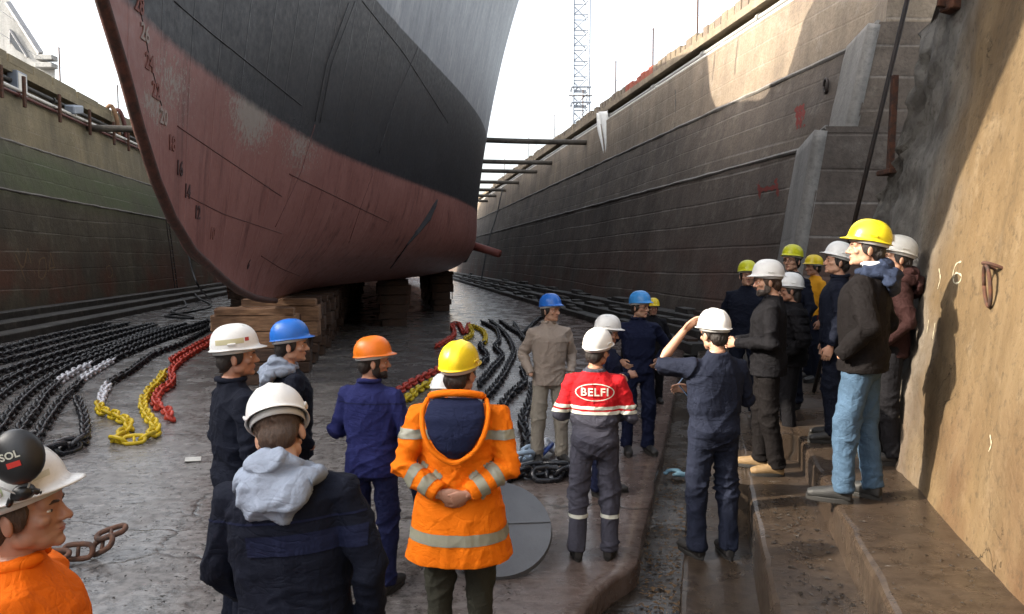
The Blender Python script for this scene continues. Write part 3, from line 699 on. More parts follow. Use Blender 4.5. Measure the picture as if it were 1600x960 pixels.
for z in (5.2, 6.4):
    for q in range(4):
        a = corners[q] * 1.15; b = corners[(q + 1) % 4] * 1.15; bm = BM(); tube(bm, [mb + a + Vector((0, 0, z)), mb + b + Vector((0, 0, z))], .09, 6); obj('mast_collar', bm, M['galv'], mast, wparent=True)
bm = BM(); tube(bm, [mb + Vector((-.95, -.7, 5.7)), mb + Vector((.85, -.7, 5.7))], .05, 6); obj('mast_bar', bm, M['iron'], mast, wparent=True)

hb = D(20, 100, 37); hb.z = 9.3; hs = empty('white_building', hb); tag(hs, 'white rendered gabled building standing on the left quay', 'building')
def Hh(px, py, dy=0.): p = D(px, py, 37); p.y += dy; return p
pr = [(355 / 4.17, 520 / 4.17 + 30), (88 - 2, 108), (66, 86), (15, 8), (14, -40), (-140, -40), (-140, 150), (0, 150)]
V = [Hh(*q) for q in pr]; V[0].z = V[-1].z = V[-2].z = 9.3; n = len(V); V2 = [v + Vector((-6.6, 9, 0)) for v in V]
pyo('wall', V + V2, [tuple(range(n))] + [(k, (k + 1) % n, n + (k + 1) % n, n + k) for k in range(n)], M['white_wall'], hs, wparent=True)
bm = BM(); tube(bm, [Hh(66, 85, -.12), Hh(15, 6, -.12)], .16, 4, round_=False); obj('gable_verge', bm, M['slate'], hs, wparent=True)
for a, b in (((62, 88), (89, 97)), ((62, 101), (89, 108))):
    p, q = Hh(*a, -.15), Hh(*b, -.15); bm = BM(); box(bm, (p + q) / 2, (abs(q.x - p.x), .5, .24), None, .02); obj('cornice', bm, M['white_wall'], hs, wparent=True)
wd = pyo('window', [Hh(18, 50, -.03), Hh(42, 88, -.03), Hh(26, 78, -.03), Hh(18, 66, -.03)], [(0, 1, 2, 3)], M['glass'], hs, wparent=True)
s = wd.modifiers.new('s', 'SOLIDIFY'); s.thickness = .05
bm = BM(); tube(bm, [Hh(17, 48, -.06), Hh(43, 89, -.06)], .06, 4); tube(bm, [Hh(17, 48, -.06), Hh(17, 68, -.06)], .05, 4); obj('frame', bm, M['slate'], wd, wparent=False)

# shores (log props) between ship and wall
for k, (px, py) in enumerate(((912, 222), (865, 254), (840, 268), (815, 285), (797, 297), (780, 306), (768, 314))):
    Yq = 6.3 * 1150 / (407 - py); a = D(px, py, Yq); b = dk(3.0, Yq - .4, a.z + .12)
    bm = BM(); tube(bm, smooth_path([a + Vector((.5, .1, -.02)), (a + b) / 2 - Vector((0, 0, .05)), b], 8), .14, 8)
    tag(obj('shore_log', bm, M['log'], None, True), '%s round timber shore from the ship to the right wall' % ['nearest', 'second', 'third', 'fourth', 'fifth', 'sixth', 'farthest'][k], 'shore', 'timber shores on the right')
a = D(145, 200, 33); bm = BM(); tube(bm, smooth_path([a + Vector((-.5, 0, 0)), a + Vector((3, 0, -.08)), dk(-6.5, 33, a.z - .05)], 8), .15, 8)
tag(obj('shore_log', bm, M['log'], None, True), 'round timber shore from the left wall to the bow', 'shore')

# ------------------------------------------------------------------ the ship
SO = Vector((-2.09, 0, 0)); SA = Vector((-.1647, .9863, 0)); SN = Vector((.9863, .1647, 0))
def sp(s, b, z): return SO + SA * s + SN * b + Vector((0, 0, z))
STEM = [(1.45, 13.7), (1.52, 12.6), (1.62, 11.5), (1.78, 10.3), (1.98, 9.3), (2.3, 7.95), (2.6, 7.25), (2.92, 6.78), (3.3, 6.38), (3.68, 6.06), (4.0, 5.74), (4.5, 5.25), (5.5, 4.3), (7., 3.0), (9., 1.55), (11.6, 0.1), (13.6, -1.0)]
def s0(z):
    if z <= STEM[0][0]: return STEM[0][1]
    for (a, b), (c, d) in zip(STEM, STEM[1:]):
        if z <= c: return b + (d - b) * (z - a) / (c - a)
    return STEM[-1][1]
ZK, ZW = 1.45, 4.1
def sstep(u): u = min(1, max(0, u)); return u * u * (3 - 2 * u)
def Bw(z): return 5.7 if z < ZW else 5.7 + .09 * (z - ZW) + .013 * (z - ZW) ** 2
def hb_(s, z, u=None):
    a = s0(z); u = (s - a) / (31.5 - a) if u is None else u
    b = Bw(z) * sstep(u)
    if z < ZW:
        q = max(0, (z - ZK) / (ZW - ZK)); n = 1.7 + 2.3 * sstep((s - 9) / 22); b *= (1 - (1 - q) ** n) ** (1 / n)
    if s > 66: b *= 1 - ((s - 66) / 24) ** 2 * .75
    return b
def topz(s): return 13.6 - 2.7 * sstep((s - 16) / 1.2) + 2.0 * sstep((s - 21.3) / 1.4)      # forecastle, main deck; unseen dip between them added to let sun onto the wall
zs = sorted(set(list(np.linspace(ZK, 2.3, 12)) + list(np.linspace(2.3, 4.5, 16)) + list(np.linspace(4.5, 12.4, 20)) + [12.9, 13.3, 13.6]))
us = [0, .004, .012, .025] + list(np.linspace(.05, 1, 48))
def hull_mesh():
    st = [('f', u) for u in us] + [('a', s) for s in list(np.linspace(33, 90, 26))]
    bm = BM(); rows = {}
    for sd in (1, -1):
        R = []
        for z in zs:
            row = []
            for k, w in st:
                s = s0(z) + (31.5 - s0(z)) * w if k == 'f' else w
                zz = min(z, topz(s)) if z > 10.5 else z
                b = hb_(s, zz, w if k == 'f' else 1.0)
                dent = .012 * (n1(s * .9, z * .9, 4) - .5) * sstep((s - 7) / 3) + .010 * math.sin(s * 5.2) * n1(s * .3, z * .4, 9)
                row.append(bm.verts.new(sp(s, sd * max(0, b + (dent if b > .2 else 0)), zz)))
            R.append(row)
        for a, c in zip(R, R[1:]):
            for i in range(len(st) - 1): bm.faces.new((a[i], a[i + 1], c[i + 1], c[i]))
        rows[sd] = R
    for i in range(len(st) - 1):
        bm.faces.new((rows[1][-1][i], rows[1][-1][i + 1], rows[-1][-1][i + 1], rows[-1][-1][i]))     # deck
        bm.faces.new((rows[1][0][i], rows[1][0][i + 1], rows[-1][0][i + 1], rows[-1][0][i]))         # keel plate
    for j in range(len(zs) - 1): bm.faces.new((rows[1][j][-1], rows[1][j + 1][-1], rows[-1][j + 1][-1], rows[-1][j][-1]))
    bmesh.ops.remove_doubles(bm, verts=bm.verts, dist=1e-4)
    return bm
def m_hull():
    n = NT('hull_paint'); xyz = n.sep()
    a = n.noise(1.1, 6, .6); fn = n.noise(9, 8, .7); vf = n.noise(30, 8, .75); st = n.noise(2.0, 7, .65, n.vec((2.2, 2.2, .13)))
    zz = n.math('ADD', xyz[2], n.math('MULTIPLY', n.math('SUBTRACT', fn, .5), .10))
    zz = n.math('SUBTRACT', zz, n.mapr(xyz[1], 4.5, 13., .22, 0.))
    red = n.mix(n.ramp(a, [(.3, 0.), (.7, 1.)]), (.225, .092, .078, 1), (.30, .138, .118, 1))
    red = n.mix(n.math('MULTIPLY', n.ramp(st, [(.5, 0.), (.72, 1.)]), .5), red, (.30, .14, .12, 1))
    red = n.mix(n.math('MULTIPLY', n.ramp(st, [(.28, 1.), (.46, 0.)]), .7), red, (.06, .016, .014, 1))
    # worn primer: flakes gathered in a band under the boot-topping near the bow
    def blob(cx, cy, cz, r, q=1.0):
        d = n.n('VectorMath', operation='DISTANCE'); sc_ = n.n('VectorMath', operation='MULTIPLY'); sc_.inputs[1].default_value = (1, .8, 1.5)
        n.t.links.new(n.co.outputs['Object'], sc_.inputs[0]); n.t.links.new(sc_.outputs[0], d.inputs[0]); d.inputs[1].default_value = (cx, cy * .8, cz * 1.5)
        return n.mapr(d.outputs['Value'], r, 0., 0., q)
    wm = n.math('MAXIMUM', blob(*W1), n.math('MAXIMUM', blob(*W2), n.math('MAXIMUM', blob(*W3), blob(*W4))))
    flk = n.noise(26, 10, .8, n.vec((1, 1, .55)))
    w = n.ramp(n.math('ADD', n.math('MULTIPLY', flk, .9), n.math('MULTIPLY', wm, .29)), [(.63, 0.), (.66, 1.)])
    red = n.mix(w, red, (.30, .255, .22, 1))
    blk = n.mix(n.ramp(a, [(.3, 0.), (.7, 1.)]), (.012, .013, .017, 1), (.022, .024, .030, 1))
    blk = n.mix(n.math('MULTIPLY', n.ramp(st, [(.5, 0.), (.75, 1.)]), .3), blk, (.045, .048, .058, 1))
    gry = n.mix(n.ramp(st, [(.3, 0.), (.7, 1.)]), (.17, .185, .21, 1), (.29, .305, .33, 1))
    gry = n.mix(n.math('MULTIPLY', n.ramp(n.noise(.8, 8, .7, n.vec((1, 1, .3), (0, .5, 0))), [(.58, 0.), (.68, 1.)]), .5), gry, (.50, .50, .51, 1))
    gry = n.mix(n.math('MULTIPLY', n.ramp(n.noise(3, 8, .75, n.vec((1.2, 1.2, .25), (.3, .3, 0))), [(.68, 0.), (.74, 1.)]), .6), gry, (.06, .06, .065, 1))
    col = n.mix(n.mapr(zz, 4.02, 4.12), red, blk); z2 = n.math('ADD', xyz[2], n.math('MULTIPLY', n.math('SUBTRACT', a, .5), .05))
    col = n.mix(n.mapr(z2, 6.90, 6.93), col, gry)
    pl = n.wave(.42, .0, n.vec((.165, .986, 0)), 'Y', 0)
    seam = n.ramp(pl, [(.0, 1.), (.006, 0.)])
    h = n.math('ADD', n.math('MULTIPLY', fn, .5), n.math('ADD', n.math('MULTIPLY', vf, .2), n.math('MULTIPLY', w, -.5)))
    h = n.math('ADD', h, n.math('MULTIPLY', seam, .7))
    rg_ = n.ramp(fn, [(.3, .38), (.7, .62)])
    return n.out(col, rg_, n.bump(h, .45, .012), spec=.4)
hull_bm = hull_mesh()
bmt = hull_bm.copy(); bvH = BVHTree.FromBMesh(bmt); bmt.free()
def onhull(px, py):
    h = bvH.ray_cast(CAM, ray(px, py).normalized())
    if h[0] is None: return None
    nn = h[1] if h[1].dot(h[0] - CAM) < 0 else -h[1]
    return h[0], nn
def wb(px, py, r, q=1.): 
    p = onhull(px, py)[0]; return (p.x, p.y, p.z, r, q)
W1 = wb(395, 178, 1.1, 1.25); W2 = wb(270, 130, 1.0, .75); W3 = wb(470, 225, 1.4, .8); W4 = wb(240, 165, .55, .9)
ship = empty('ship', sp(14, 0, 0)); tag(ship, 'large ship in dry dock, red bottom, black boot-topping and grey topsides', 'ship')
M['hull'] = m_hull()
hull = obj('hull', hull_bm, M['hull'], ship, True, wparent=True)
M['stem'] = m_rust('rusty_stem', (.10, .036, .026, 1), (.03, .016, .013, 1), .7)
bm = BM(); tube(bm, [sp(b - .02, 0, z - .01) for z, b in STEM if z < 6.5], .052, 10); obj('stem_bar', bm, M['stem'], ship, True, wparent=True)
bm = BM(); tube(bm, [sp(b - .02, 0, z - .01) for z, b in STEM if z > 5.4], .064, 10); obj('stem_bar', bm, M['pipe_grey'], ship, True, wparent=True)
M['mark'] = m_paint('weathered_white_mark', (.36, .30, .27, 1), .7); M['mark_d'] = m_paint('faint_red_mark', (.22, .09, .075, 1), .7); M['mark_k'] = m_paint('worn_dark_mark', (.05, .02, .02, 1), .7)
for s, px, py, m in (('28', 217, 8, 'mark_d'), ('26', 226, 53, 'mark'), ('24', 233, 99, 'mark_d'), ('22', 243, 143, 'mark_d'), ('20', 255, 184, 'mark'), ('18', 268, 225, 'mark_d'), ('16', 280, 264, 'mark_k'), ('14', 292, 300, 'mark_k'), ('12', 308, 333, 'mark_k'), ('10', 331, 366, 'mark_d'), ('6', 388, 414, 'mark_k')):
    p, nn = onhull(px, py); up = (Vector((0, 0, 1)) - nn * nn.z).normalized(); rt = up.cross(nn)
    sz = .20; me = text_mesh(s, sz, .003, .004); me.transform(Matrix((rt, up, nn)).transposed().to_4x4()); me.transform(Matrix.Translation(p + nn * .006))
    o = link_mesh('draught_mark', me, M[m], None, False); o.parent = ship; o.matrix_parent_inverse = Matrix.Translation(ship.location).inverted()
def bead(name, pix, r, mat, n=None):
    pts = [onhull(*q) for q in pix]; pts = [q for q in pts if q]
    if len(pts) < 2: return
    n = n or 16; ps = []
    for k in range(n):
        s = k / (n - 1) * (len(pix) - 1); a = min(int(s), len(pix) - 2); t = s - a
        q = onhull(pix[a][0] + (pix[a + 1][0] - pix[a][0]) * t, pix[a][1] + (pix[a + 1][1] - pix[a][1]) * t)
        if q: ps.append(q[0])
    bm = BM(); tube(bm, ps, r, 6, round_=False); obj(name, bm, mat, ship, True, wparent=True)
M['seam_r'] = m_paint('red_seam', (.11, .03, .024, 1), .6); M['seam_k'] = m_paint('black_seam', (.012, .012, .014, 1), .5)
bead('weld_seam', [(272, 2), (330, 52), (400, 108), (471, 165)], .009, M['seam_k']); bead('weld_seam', [(566, 2), (630, 82), (700, 192)], .010, M['seam_k'])
bead('weld_seam', [(277, 197), (340, 240), (440, 307)], .007, M['seam_r']); bead('weld_seam', [(452, 272), (520, 305), (607, 347)], .009, M['seam_r'])
bead('weld_seam', [(290, 305), (350, 335), (440, 365)], .006, M['seam_r']); bead('weld_seam', [(408, 400), (440, 420), (470, 432)], .007, M['seam_r'])
bead('weld_seam', [(218, 10), (234, 95), (252, 165)], .006, M['seam_k']); bead('weld_seam', [(545, 5), (510, 100), (492, 190)], .012, M['seam_k'], 20); bead('weld_seam', [(555, 2), (518, 100), (500, 192)], .009, M['seam_k'], 20)
bead('weld_seam', [(492, 195), (470, 270), (430, 355)], .008, M['seam_r']); bead('weld_seam', [(653, 75), (620, 150), (592, 240)], .012, M['seam_k']); bead('weld_seam', [(585, 265), (565, 320), (545, 380)], .008, M['seam_r'])
# bilge keel
bk = [onhull(*q) for q in ((683, 312), (676, 322), (664, 342), (650, 362), (636, 382), (622, 402), (610, 419))]
V = []; Fc = []
for k, (p, nn) in enumerate(bk):
    w = [.02, .10, .15, .10, .03, .03, .02][k]; side = Vector((0, 0, 1)).cross(nn).normalized() * .03
    V += [p - nn * .05 - side, p - nn * .05 + side, p + nn * w + side, p + nn * w - side]
for k in range(len(bk) - 1):
    for i in range(4): Fc.append((4 * k + i, 4 * k + (i + 1) % 4, 4 * k + 4 + (i + 1) % 4, 4 * k + 4 + i))
Fc += [(0, 1, 2, 3), tuple(len(V) - 4 + i for i in range(4))]
pyo('bilge_keel', V, Fc, M['seam_k'], ship, wparent=True)
# stabiliser fin pocket and tube on the far flank
p = dk(3.45, 33, 2.75); fin = BM(); loft(fin, [(dk(3.2, 32.7, 3.3), Vector((.0, .1, 0)), Vector((.2, 0, .05))), (dk(3.35, 32.6, 2.7), Vector((.0, .25, 0)), Vector((.42, 0, .05))), (dk(3.15, 32.7, 2.05), Vector((.0, .15, 0)), Vector((.3, 0, .05)))], 12)
obj('stabiliser_fin', fin, M['seam_k'], ship, True, wparent=True)
bm = BM(); a = D(728, 381, 33); b = D(781, 397, 32.2); tube(bm, [a, b], [.2, .17], 12, round_=False); obj('stabiliser_shaft', bm, M['hull'] if False else m_paint('shaft_red', (.22, .065, .05, 1), .6), ship, True, wparent=True)
# deck rail fittings on the forecastle (their shadows fall on the right wall)
for k in range(9):
    s = 20 + 1.6 * k; bm = BM(); tube(bm, [sp(s, 5.2 * sstep((s - 1) / 30) + .3, 12.6), sp(s, 5.2 * sstep((s - 1) / 30) + .3, 13.8)], .04, 6, round_=False); obj('deck_stanchion', bm, M['pipe_grey'], ship, wparent=True)
bm = BM(); box(bm, sp(44, 0, 14.4), (7, 26, 4.0), (0, 0, .165), .1); obj('superstructure', bm, M['pipe_grey'], ship, wparent=True)

# ------------------------------------------------------------------ keel and bilge blocks
def tim(name, c, s, mat, parent, rz=.165, jit=.02):
    bm = BM(); box(bm, (0, 0, 0), s, None, min(s) * .07)
    bmesh.ops.subdivide_edges(bm, edges=[e for e in bm.edges if e.calc_length() > max(s) * .6], cuts=4)
    for v in bm.verts: v.co += Vector([random.uniform(-jit, jit) * .5 for _ in range(3)])
    o = obj(name, bm, mat, parent, wparent=True); o.location = c; o.rotation_euler = (0, 0, rz + random.uniform(-.03, .03)); return o
random.seed(21)
ORD = ['first', 'second', 'third', 'fourth', 'fifth', 'sixth', 'seventh', 'eighth', 'ninth', 'tenth', 'eleventh', 'twelfth', 'thirteenth', 'fourteenth']
def keel_block(s, off, label, ztop, fresh=False, wid=1.45):
    b = sp(s, off, 0); e = empty('keel_block', b); tag(e, label, 'keel block', 'timber blocks under the ship')
    hs_ = [.22, .2, .24, .3, .30, .12]; z = 0; k = ztop / sum(hs_)
    for i, h in enumerate(hs_):
        h *= k; w = wid * [.72, .8, .82, .95, 1.0, .96][i]
        for q in ((-.2, .2) if i < 3 else (-.17, .17)):
            tim('timber', sp(s + q, off + random.uniform(-.05, .05), z + h / 2), (w * random.uniform(.93, 1.03), .33, h - .008), M['timber'] if (fresh and i > 2) else M['timber_d'], e)
        z += h
    for q in (-.42, .42):
        bm = BM(); box(bm, sp(s - .36, off + q, ztop * .55), (.04, .02, ztop * .5), (0, 0, .165), .004); obj('iron_dog', bm, M['rust'], e, wparent=True)
    return e
keel_block(13.3, -.28, 'front keel block of pale stacked timbers under the forefoot', 1.34, True)
for i, s in enumerate((14.6, 15.9, 17.3, 18.8)):
    keel_block(s, -.05 + .04 * i, '%s keel block behind the pale front one' % ['second', 'third', 'fourth', 'fifth'][i], 1.43, i == 0, 1.5)
for i, s in enumerate((20.6, 22.6, 25, 28, 32, 37, 43)): keel_block(s, 0, '%s keel block from the bow, dark in the hull shadow' % ['sixth', 'seventh', 'eighth', 'ninth', 'tenth', 'eleventh', 'twelfth'][i], 1.43)
for i, s in enumerate((31.5, 33.5, 36, 39, 43)):
    e = keel_block(s, 4.3, '%s dark bilge block under the right side of the hull' % ['nearest', 'second', 'third', 'fourth', 'farthest'][i], 1.72 if i else 1.7, False, 1.0)

for i, s in enumerate(np.arange(21, 52, 2.3)): keel_block(float(s), -2.3, '%s added block left of the keel, keeping light from under the hull' % ORD[i], 1.5, False, 1.1) if hb_(float(s), 1.6) > 2.6 else None  # these two rows and the left bilge row are added to block light
for i, s in enumerate(np.arange(24.5, 52, 2.6)): keel_block(float(s), 2.2, '%s added block right of the keel, keeping light from under the hull' % ORD[i], 1.5, False, 1.1) if hb_(float(s), 1.6) > 2.5 else None
for i, s in enumerate((33, 36, 39.5, 44)): keel_block(s, -4.3, '%s added bilge block under the left side, keeping light from under the hull' % ORD[i], 1.7, False, 1.0)
# ------------------------------------------------------------------ anchor chains
LD = .047; PITCH_L = LD * 4.0
def link_mesh_data(d, mat, nseg=12, ns=7):
    a = 1.2 * d; r = 1.3 * d; pts = []          # half straight length, bend radius (centre line)
    for k in range(nseg):
        t = 2 * math.pi * k / nseg; x = r * math.cos(t) * 1.0; y = r * math.sin(t); pts.append(Vector((x + math.copysign(a, math.cos(t)) * min(1, abs(math.cos(t)) * 3), y, 0)))
    bm = BM(); R = []
    for k in range(nseg):
        dd = (pts[(k + 1) % nseg] - pts[k - 1]).normalized(); u = Vector((0, 0, 1)); v = dd.cross(u)
        R.append([bm.verts.new(pts[k] + u * d * .5 * math.cos(2 * math.pi * q / ns) + v * d * .5 * math.sin(2 * math.pi * q / ns)) for q in range(ns)])
    for k in range(nseg):
        for q in range(ns): bm.faces.new((R[k][q], R[k][(q + 1) % ns], R[(k + 1) % nseg][(q + 1) % ns], R[(k + 1) % nseg][q]))
    rod = BM()
    tube(bm, [Vector((0, -r * .95, 0)), Vector((0, r * .95, 0))], d * .36, 6, round_=False)                       # stud
    bmesh.ops.recalc_face_normals(bm, faces=bm.faces); me = bpy.data.meshes.new('link'); bm.to_mesh(me); bm.free(); rod.free()
    me.materials.append(mat); me.polygons.foreach_set('use_smooth', [True] * len(me.polygons)); return me
def m_chain(name, col, rough, sp_=.5):
    n = NT(name); a = n.noise(30, 6, .7); b = n.noise(7, 4)
    c = n.mix(n.ramp(b, [(.4, 0.), (.7, .6)]), col, tuple(x * .55 + .006 for x in col[:3]) + (1,))
    return n.out(c, n.ramp(a, [(.3, rough * .7), (.7, min(1, rough * 1.4))]), n.bump(a, .3, .004), spec=sp_)
LM = {k: link_mesh_data(LD, m_chain('chain_' + k, c, r)) for k, c, r in (('black', (.011, .012, .016, 1), .28), ('white', (.72, .74, .78, 1), .45), ('yellow', (.66, .47, .008, 1), .4), ('red', (.50, .045, .022, 1), .4), ('blue', (.03, .07, .28, 1), .4), ('pale_blue', (.40, .52, .66, 1), .4), ('rusty', (.055, .028, .018, 1), .8))}
def lay_chain(label, segs, z0=0., group=None, scale=1.0, end_big=False, own=10.0):
    """segs: [(colour, [pixels])]; links follow the floor under those pixels"""
    pix = []; cols = []
    for c, pp in segs:
        for q in pp: pix.append(P(q[0], q[1], .05)); cols.append(c)
    ps = smooth_path(pix, len(pix) * 60); L = [0]
    for a, b in zip(ps, ps[1:]): L.append(L[-1] + (b - a).length)
    n = int(L[-1] / (PITCH_L * scale)); e = empty('anchor_chain', Vector((ps[0].x, ps[0].y, 0))); tag(e, label, 'chain', group)
    k = 0; far = BM(); nf = 0; farmat = None
    for i in range(n):
        s = (i + .5) * PITCH_L * scale
        while k < len(L) - 2 and L[k + 1] < s: k += 1
        p = ps[k].lerp(ps[k + 1], (s - L[k]) / max(1e-6, L[k + 1] - L[k])); T = (ps[min(k + 2, len(ps) - 1)] - ps[max(0, k - 1)]); T.z = 0; T.normalize()
        c = cols[min(len(cols) - 1, int(k / (len(ps) - 1) * (len(pix) - 1) + .5))]; T = (T + Vector((random.uniform(-.12, .12), random.uniform(-.12, .12), 0))).normalized()
        rl = (math.radians(42) if i % 2 else math.radians(-48)) + random.uniform(-.2, .2); sd_ = Vector((-T.y, T.x, 0)); y = sd_ * math.cos(rl) + Vector((0, 0, 1)) * math.sin(rl); zz = T.cross(y)
        sc_ = scale * (1.35 if end_big and i in (0, 1, 2) else 1.0)
        Mx = Matrix.Translation((p.x + random.uniform(-.006, .006), p.y, z0 + .062 * sc_)) @ Matrix((T, y, zz)).transposed().to_4x4() @ Matrix.Scale(sc_, 4)
        if LD * 4.8 * 1150 / p.y >= own:
            o = bpy.data.objects.new('link', LM[c]); C.objects.link(o); o.parent = e; o.matrix_local = Matrix.Translation(-e.location) @ Mx
        else:
            t = LM[c].copy(); t.transform(Matrix.Translation(-e.location) @ Mx); far.from_mesh(t); bpy.data.meshes.remove(t); nf += 1; farmat = LM[c].materials[0]
    if nf:
        o = obj('far_links', far, farmat, e, True); o['kind'] = 'stuff'
    else: far.free()
    return e
def Z6(pp): return [(x / 3.4286, 440 + y / 3.4286) for x, y in pp]
def Z5(pp): return [(600 + x / 3.2, 480 + y / 3.2) for x, y in pp]
random.seed(4)
GL = 'anchor chains laid out on the left'; GR = 'anchor chains laid out on the right'
lay_chain('black chain ending in a hooked tail of big links, nearest on the left', [('black', Z6([(235, 930), (330, 905), (425, 870), (458, 800), (440, 700), (405, 620)]))], group=GL, end_big=True)
lay_chain('black chain with a red-flecked white stretch, just behind the hooked tail', [('black', Z6([(150, 905), (240, 770), (330, 640), (415, 555)])), ('white', Z6([(450, 520), (520, 475), (585, 435)])), ('black', Z6([(640, 405), (740, 365), (900, 305), (1120, 232)]))], group=GL)
lay_chain('black chain with a plain white stretch, third from the front on the left', [('black', Z6([(60, 850), (160, 730), (240, 615), (305, 552)])), ('white', Z6([(340, 520), (400, 485), (465, 455)])), ('black', Z6([(540, 420), (740, 338), (900, 280), (1120, 210)]))], group=GL)
rows = [([(-160, 1000), (-60, 880), (0, 790), (100, 655), (220, 548), (380, 455), (560, 385), (760, 303), (1000, 228)], 'fourth'), ([(-200, 760), (0, 615), (120, 535), (280, 463), (460, 403), (700, 313), (930, 238)], 'fifth'),
        ([(-180, 640), (0, 545), (160, 472), (330, 420), (560, 350), (850, 252)], 'sixth'), ([(-160, 560), (0, 490), (200, 425), (420, 358), (620, 300), (840, 236)], 'seventh'), ([(-160, 480), (0, 432), (180, 390), (400, 328), (640, 268), (830, 228)], 'eighth'),
        ([(-160, 440), (0, 397), (200, 346), (420, 290), (700, 222)], 'ninth'), ([(-100, 390), (0, 366), (160, 322), (380, 270), (600, 226)], 'tenth')]
for r, w in rows: lay_chain('all-black chain, %s from the front of the left rows' % w, [('black', Z6(r))], group=GL)
lay_chain('black chain turning white and then yellow in a loose loop', [('black', Z6([(1130, 250), (980, 330), (880, 370), (805, 402), (700, 480), (600, 535)])), ('white', Z6([(575, 565), (545, 620)])), ('yellow', Z6([(540, 690), (620, 722), (690, 772), (660, 820), (620, 852), (740, 848), (835, 800), (795, 730), (765, 660), (800, 590), (855, 530), (885, 480)]))], group=GL)
lay_chain('red chain that runs beside the yellow loop and ends on the floor', [('red', Z6([(1150, 318), (1010, 400), (925, 470), (922, 540), (855, 595), (835, 660), (890, 695), (922, 750)]))], group=GL)
lay_chain('red chain lying just behind the one ending on the floor', [('red', Z6([(1150, 290), (1000, 372), (905, 432)]))], group=GL)
lay_chain('red chain piece zigzagging far on the right', [('red', Z5([(260, 200), (350, 140), (340, 92), (372, 84), (402, 130), (425, 82)]))], group=GR)
lay_chain('yellow chain piece turning black beside the far red zigzag', [('yellow', Z5([(400, 165), (440, 135), (430, 95), (490, 118), (508, 165)])), ('black', Z5([(480, 195), (515, 245), (480, 290)]))], group=GR)
lay_chain('red chain running in behind the yellow hard hat', [('red', Z5([(60, 430), (150, 375), (280, 310)]))], group=GR)
lay_chain('short yellow chain beside the red one behind the orange jacket', [('yellow', Z5([(110, 470), (180, 410), (290, 355)]))], group=GR)
lay_chain('black chain with an S bend, first to the right of the yellow hard hat', [('black', Z5([(490, 75), (560, 115), (575, 170), (555, 200), (590, 245), (540, 310), (470, 395)]))], group=GR)
lay_chain('black chain with an S bend, second to the right of the yellow hard hat', [('black', Z5([(530, 68), (600, 130), (640, 195), (648, 235), (618, 300), (575, 375), (500, 460)]))], group=GR)
lay_chain('black chain curving behind the beige shirt', [('black', Z5([(580, 70), (640, 112), (700, 128), (770, 62), (830, 50)]))], group=GR)
lay_chain('black chain bunched behind the beige sleeve', [('black', Z5([(650, 80), (690, 150), (740, 190)]))], group=GR)
lay_chain('short black chain ending beside the beige trousers', [('black', Z5([(690, 310), (705, 370), (655, 420), (600, 480), (560, 560)]))], group=GR)
lay_chain('black chain running down beside the beige trouser leg', [('black', Z5([(745, 390), (722, 490), (692, 570), (708, 640), (715, 710)]))], group=GR)
lay_chain('blue and white chain links at the feet of the beige outfit', [('pale_blue', Z5([(640, 775), (700, 770), (735, 748)])), ('blue', Z5([(770, 745), (810, 740)])), ('white', Z5([(835, 700)]))], .03, GR, 1.15)
lay_chain('heap of black chain under the feet of the beige outfit', [('black', Z5([(640, 860), (700, 838), (780, 822), (860, 815), (930, 830), (860, 845), (760, 850)]))], 0., GR, 1.2)
# big rusty links in the foreground
e = empty('rusty_chain_links', P(150, 860)); tag(e, 'three big rusty chain links lying on the floor at bottom left', 'chain')
RL = link_mesh_data(.055, m_rust('link_rust', (.14, .06, .033, 1), (.045, .03, .024, 1), .8), 18, 9)
for (px, py, zz, rz, rx, ry) in ((122, 862, .085, .15, 1.25, 0.), (160, 852, .10, -.2, .9, -.5), (174, 832, .17, .35, .25, -.25), (84, 868, .09, .1, .3, 0.)):
    p = P(px, py, zz); o = bpy.data.objects.new('link', RL); C.objects.link(o); o.parent = e; o.location = p - e.location; o.rotation_euler = (rx, ry, rz); o.scale = (.72, .72, .72)
# grey disc plate
e = empty('steel_disc', Vector((-.13, 5.25, 0))); tag(e, 'big pale grey painted steel disc leaning on the wet floor', 'disc')
Rm = Euler((math.radians(35), 0, math.radians(6))).to_matrix().to_4x4(); dc = Vector((-.115, 5.22, .245))
bm = BM(); bmesh.ops.create_cone(bm, cap_ends=True, segments=48, radius1=.41, radius2=.40, depth=.035, matrix=Matrix.Translation(dc) @ Rm)
dm = m_paint('disc_grey', (.125, .137, .155, 1), .5, .4, .6, 4, dirt=.8); obj('disc_plate', bm, dm, e, wparent=True)
bm = BM(); box(bm, dc + Rm.to_3x3() @ Vector((.0, .02, .024)), (.79, .012, .008), Rm, .002); obj('disc_rib', bm, dm, e, wparent=True)
bm = BM(); box(bm, Vector((-.12, 5.55, .14)), (.5, .16, .28), (0, 0, .1), .01); tag(obj('support_timber', bm, M['timber_d']), 'dark timber propping up the grey disc', 'timber')
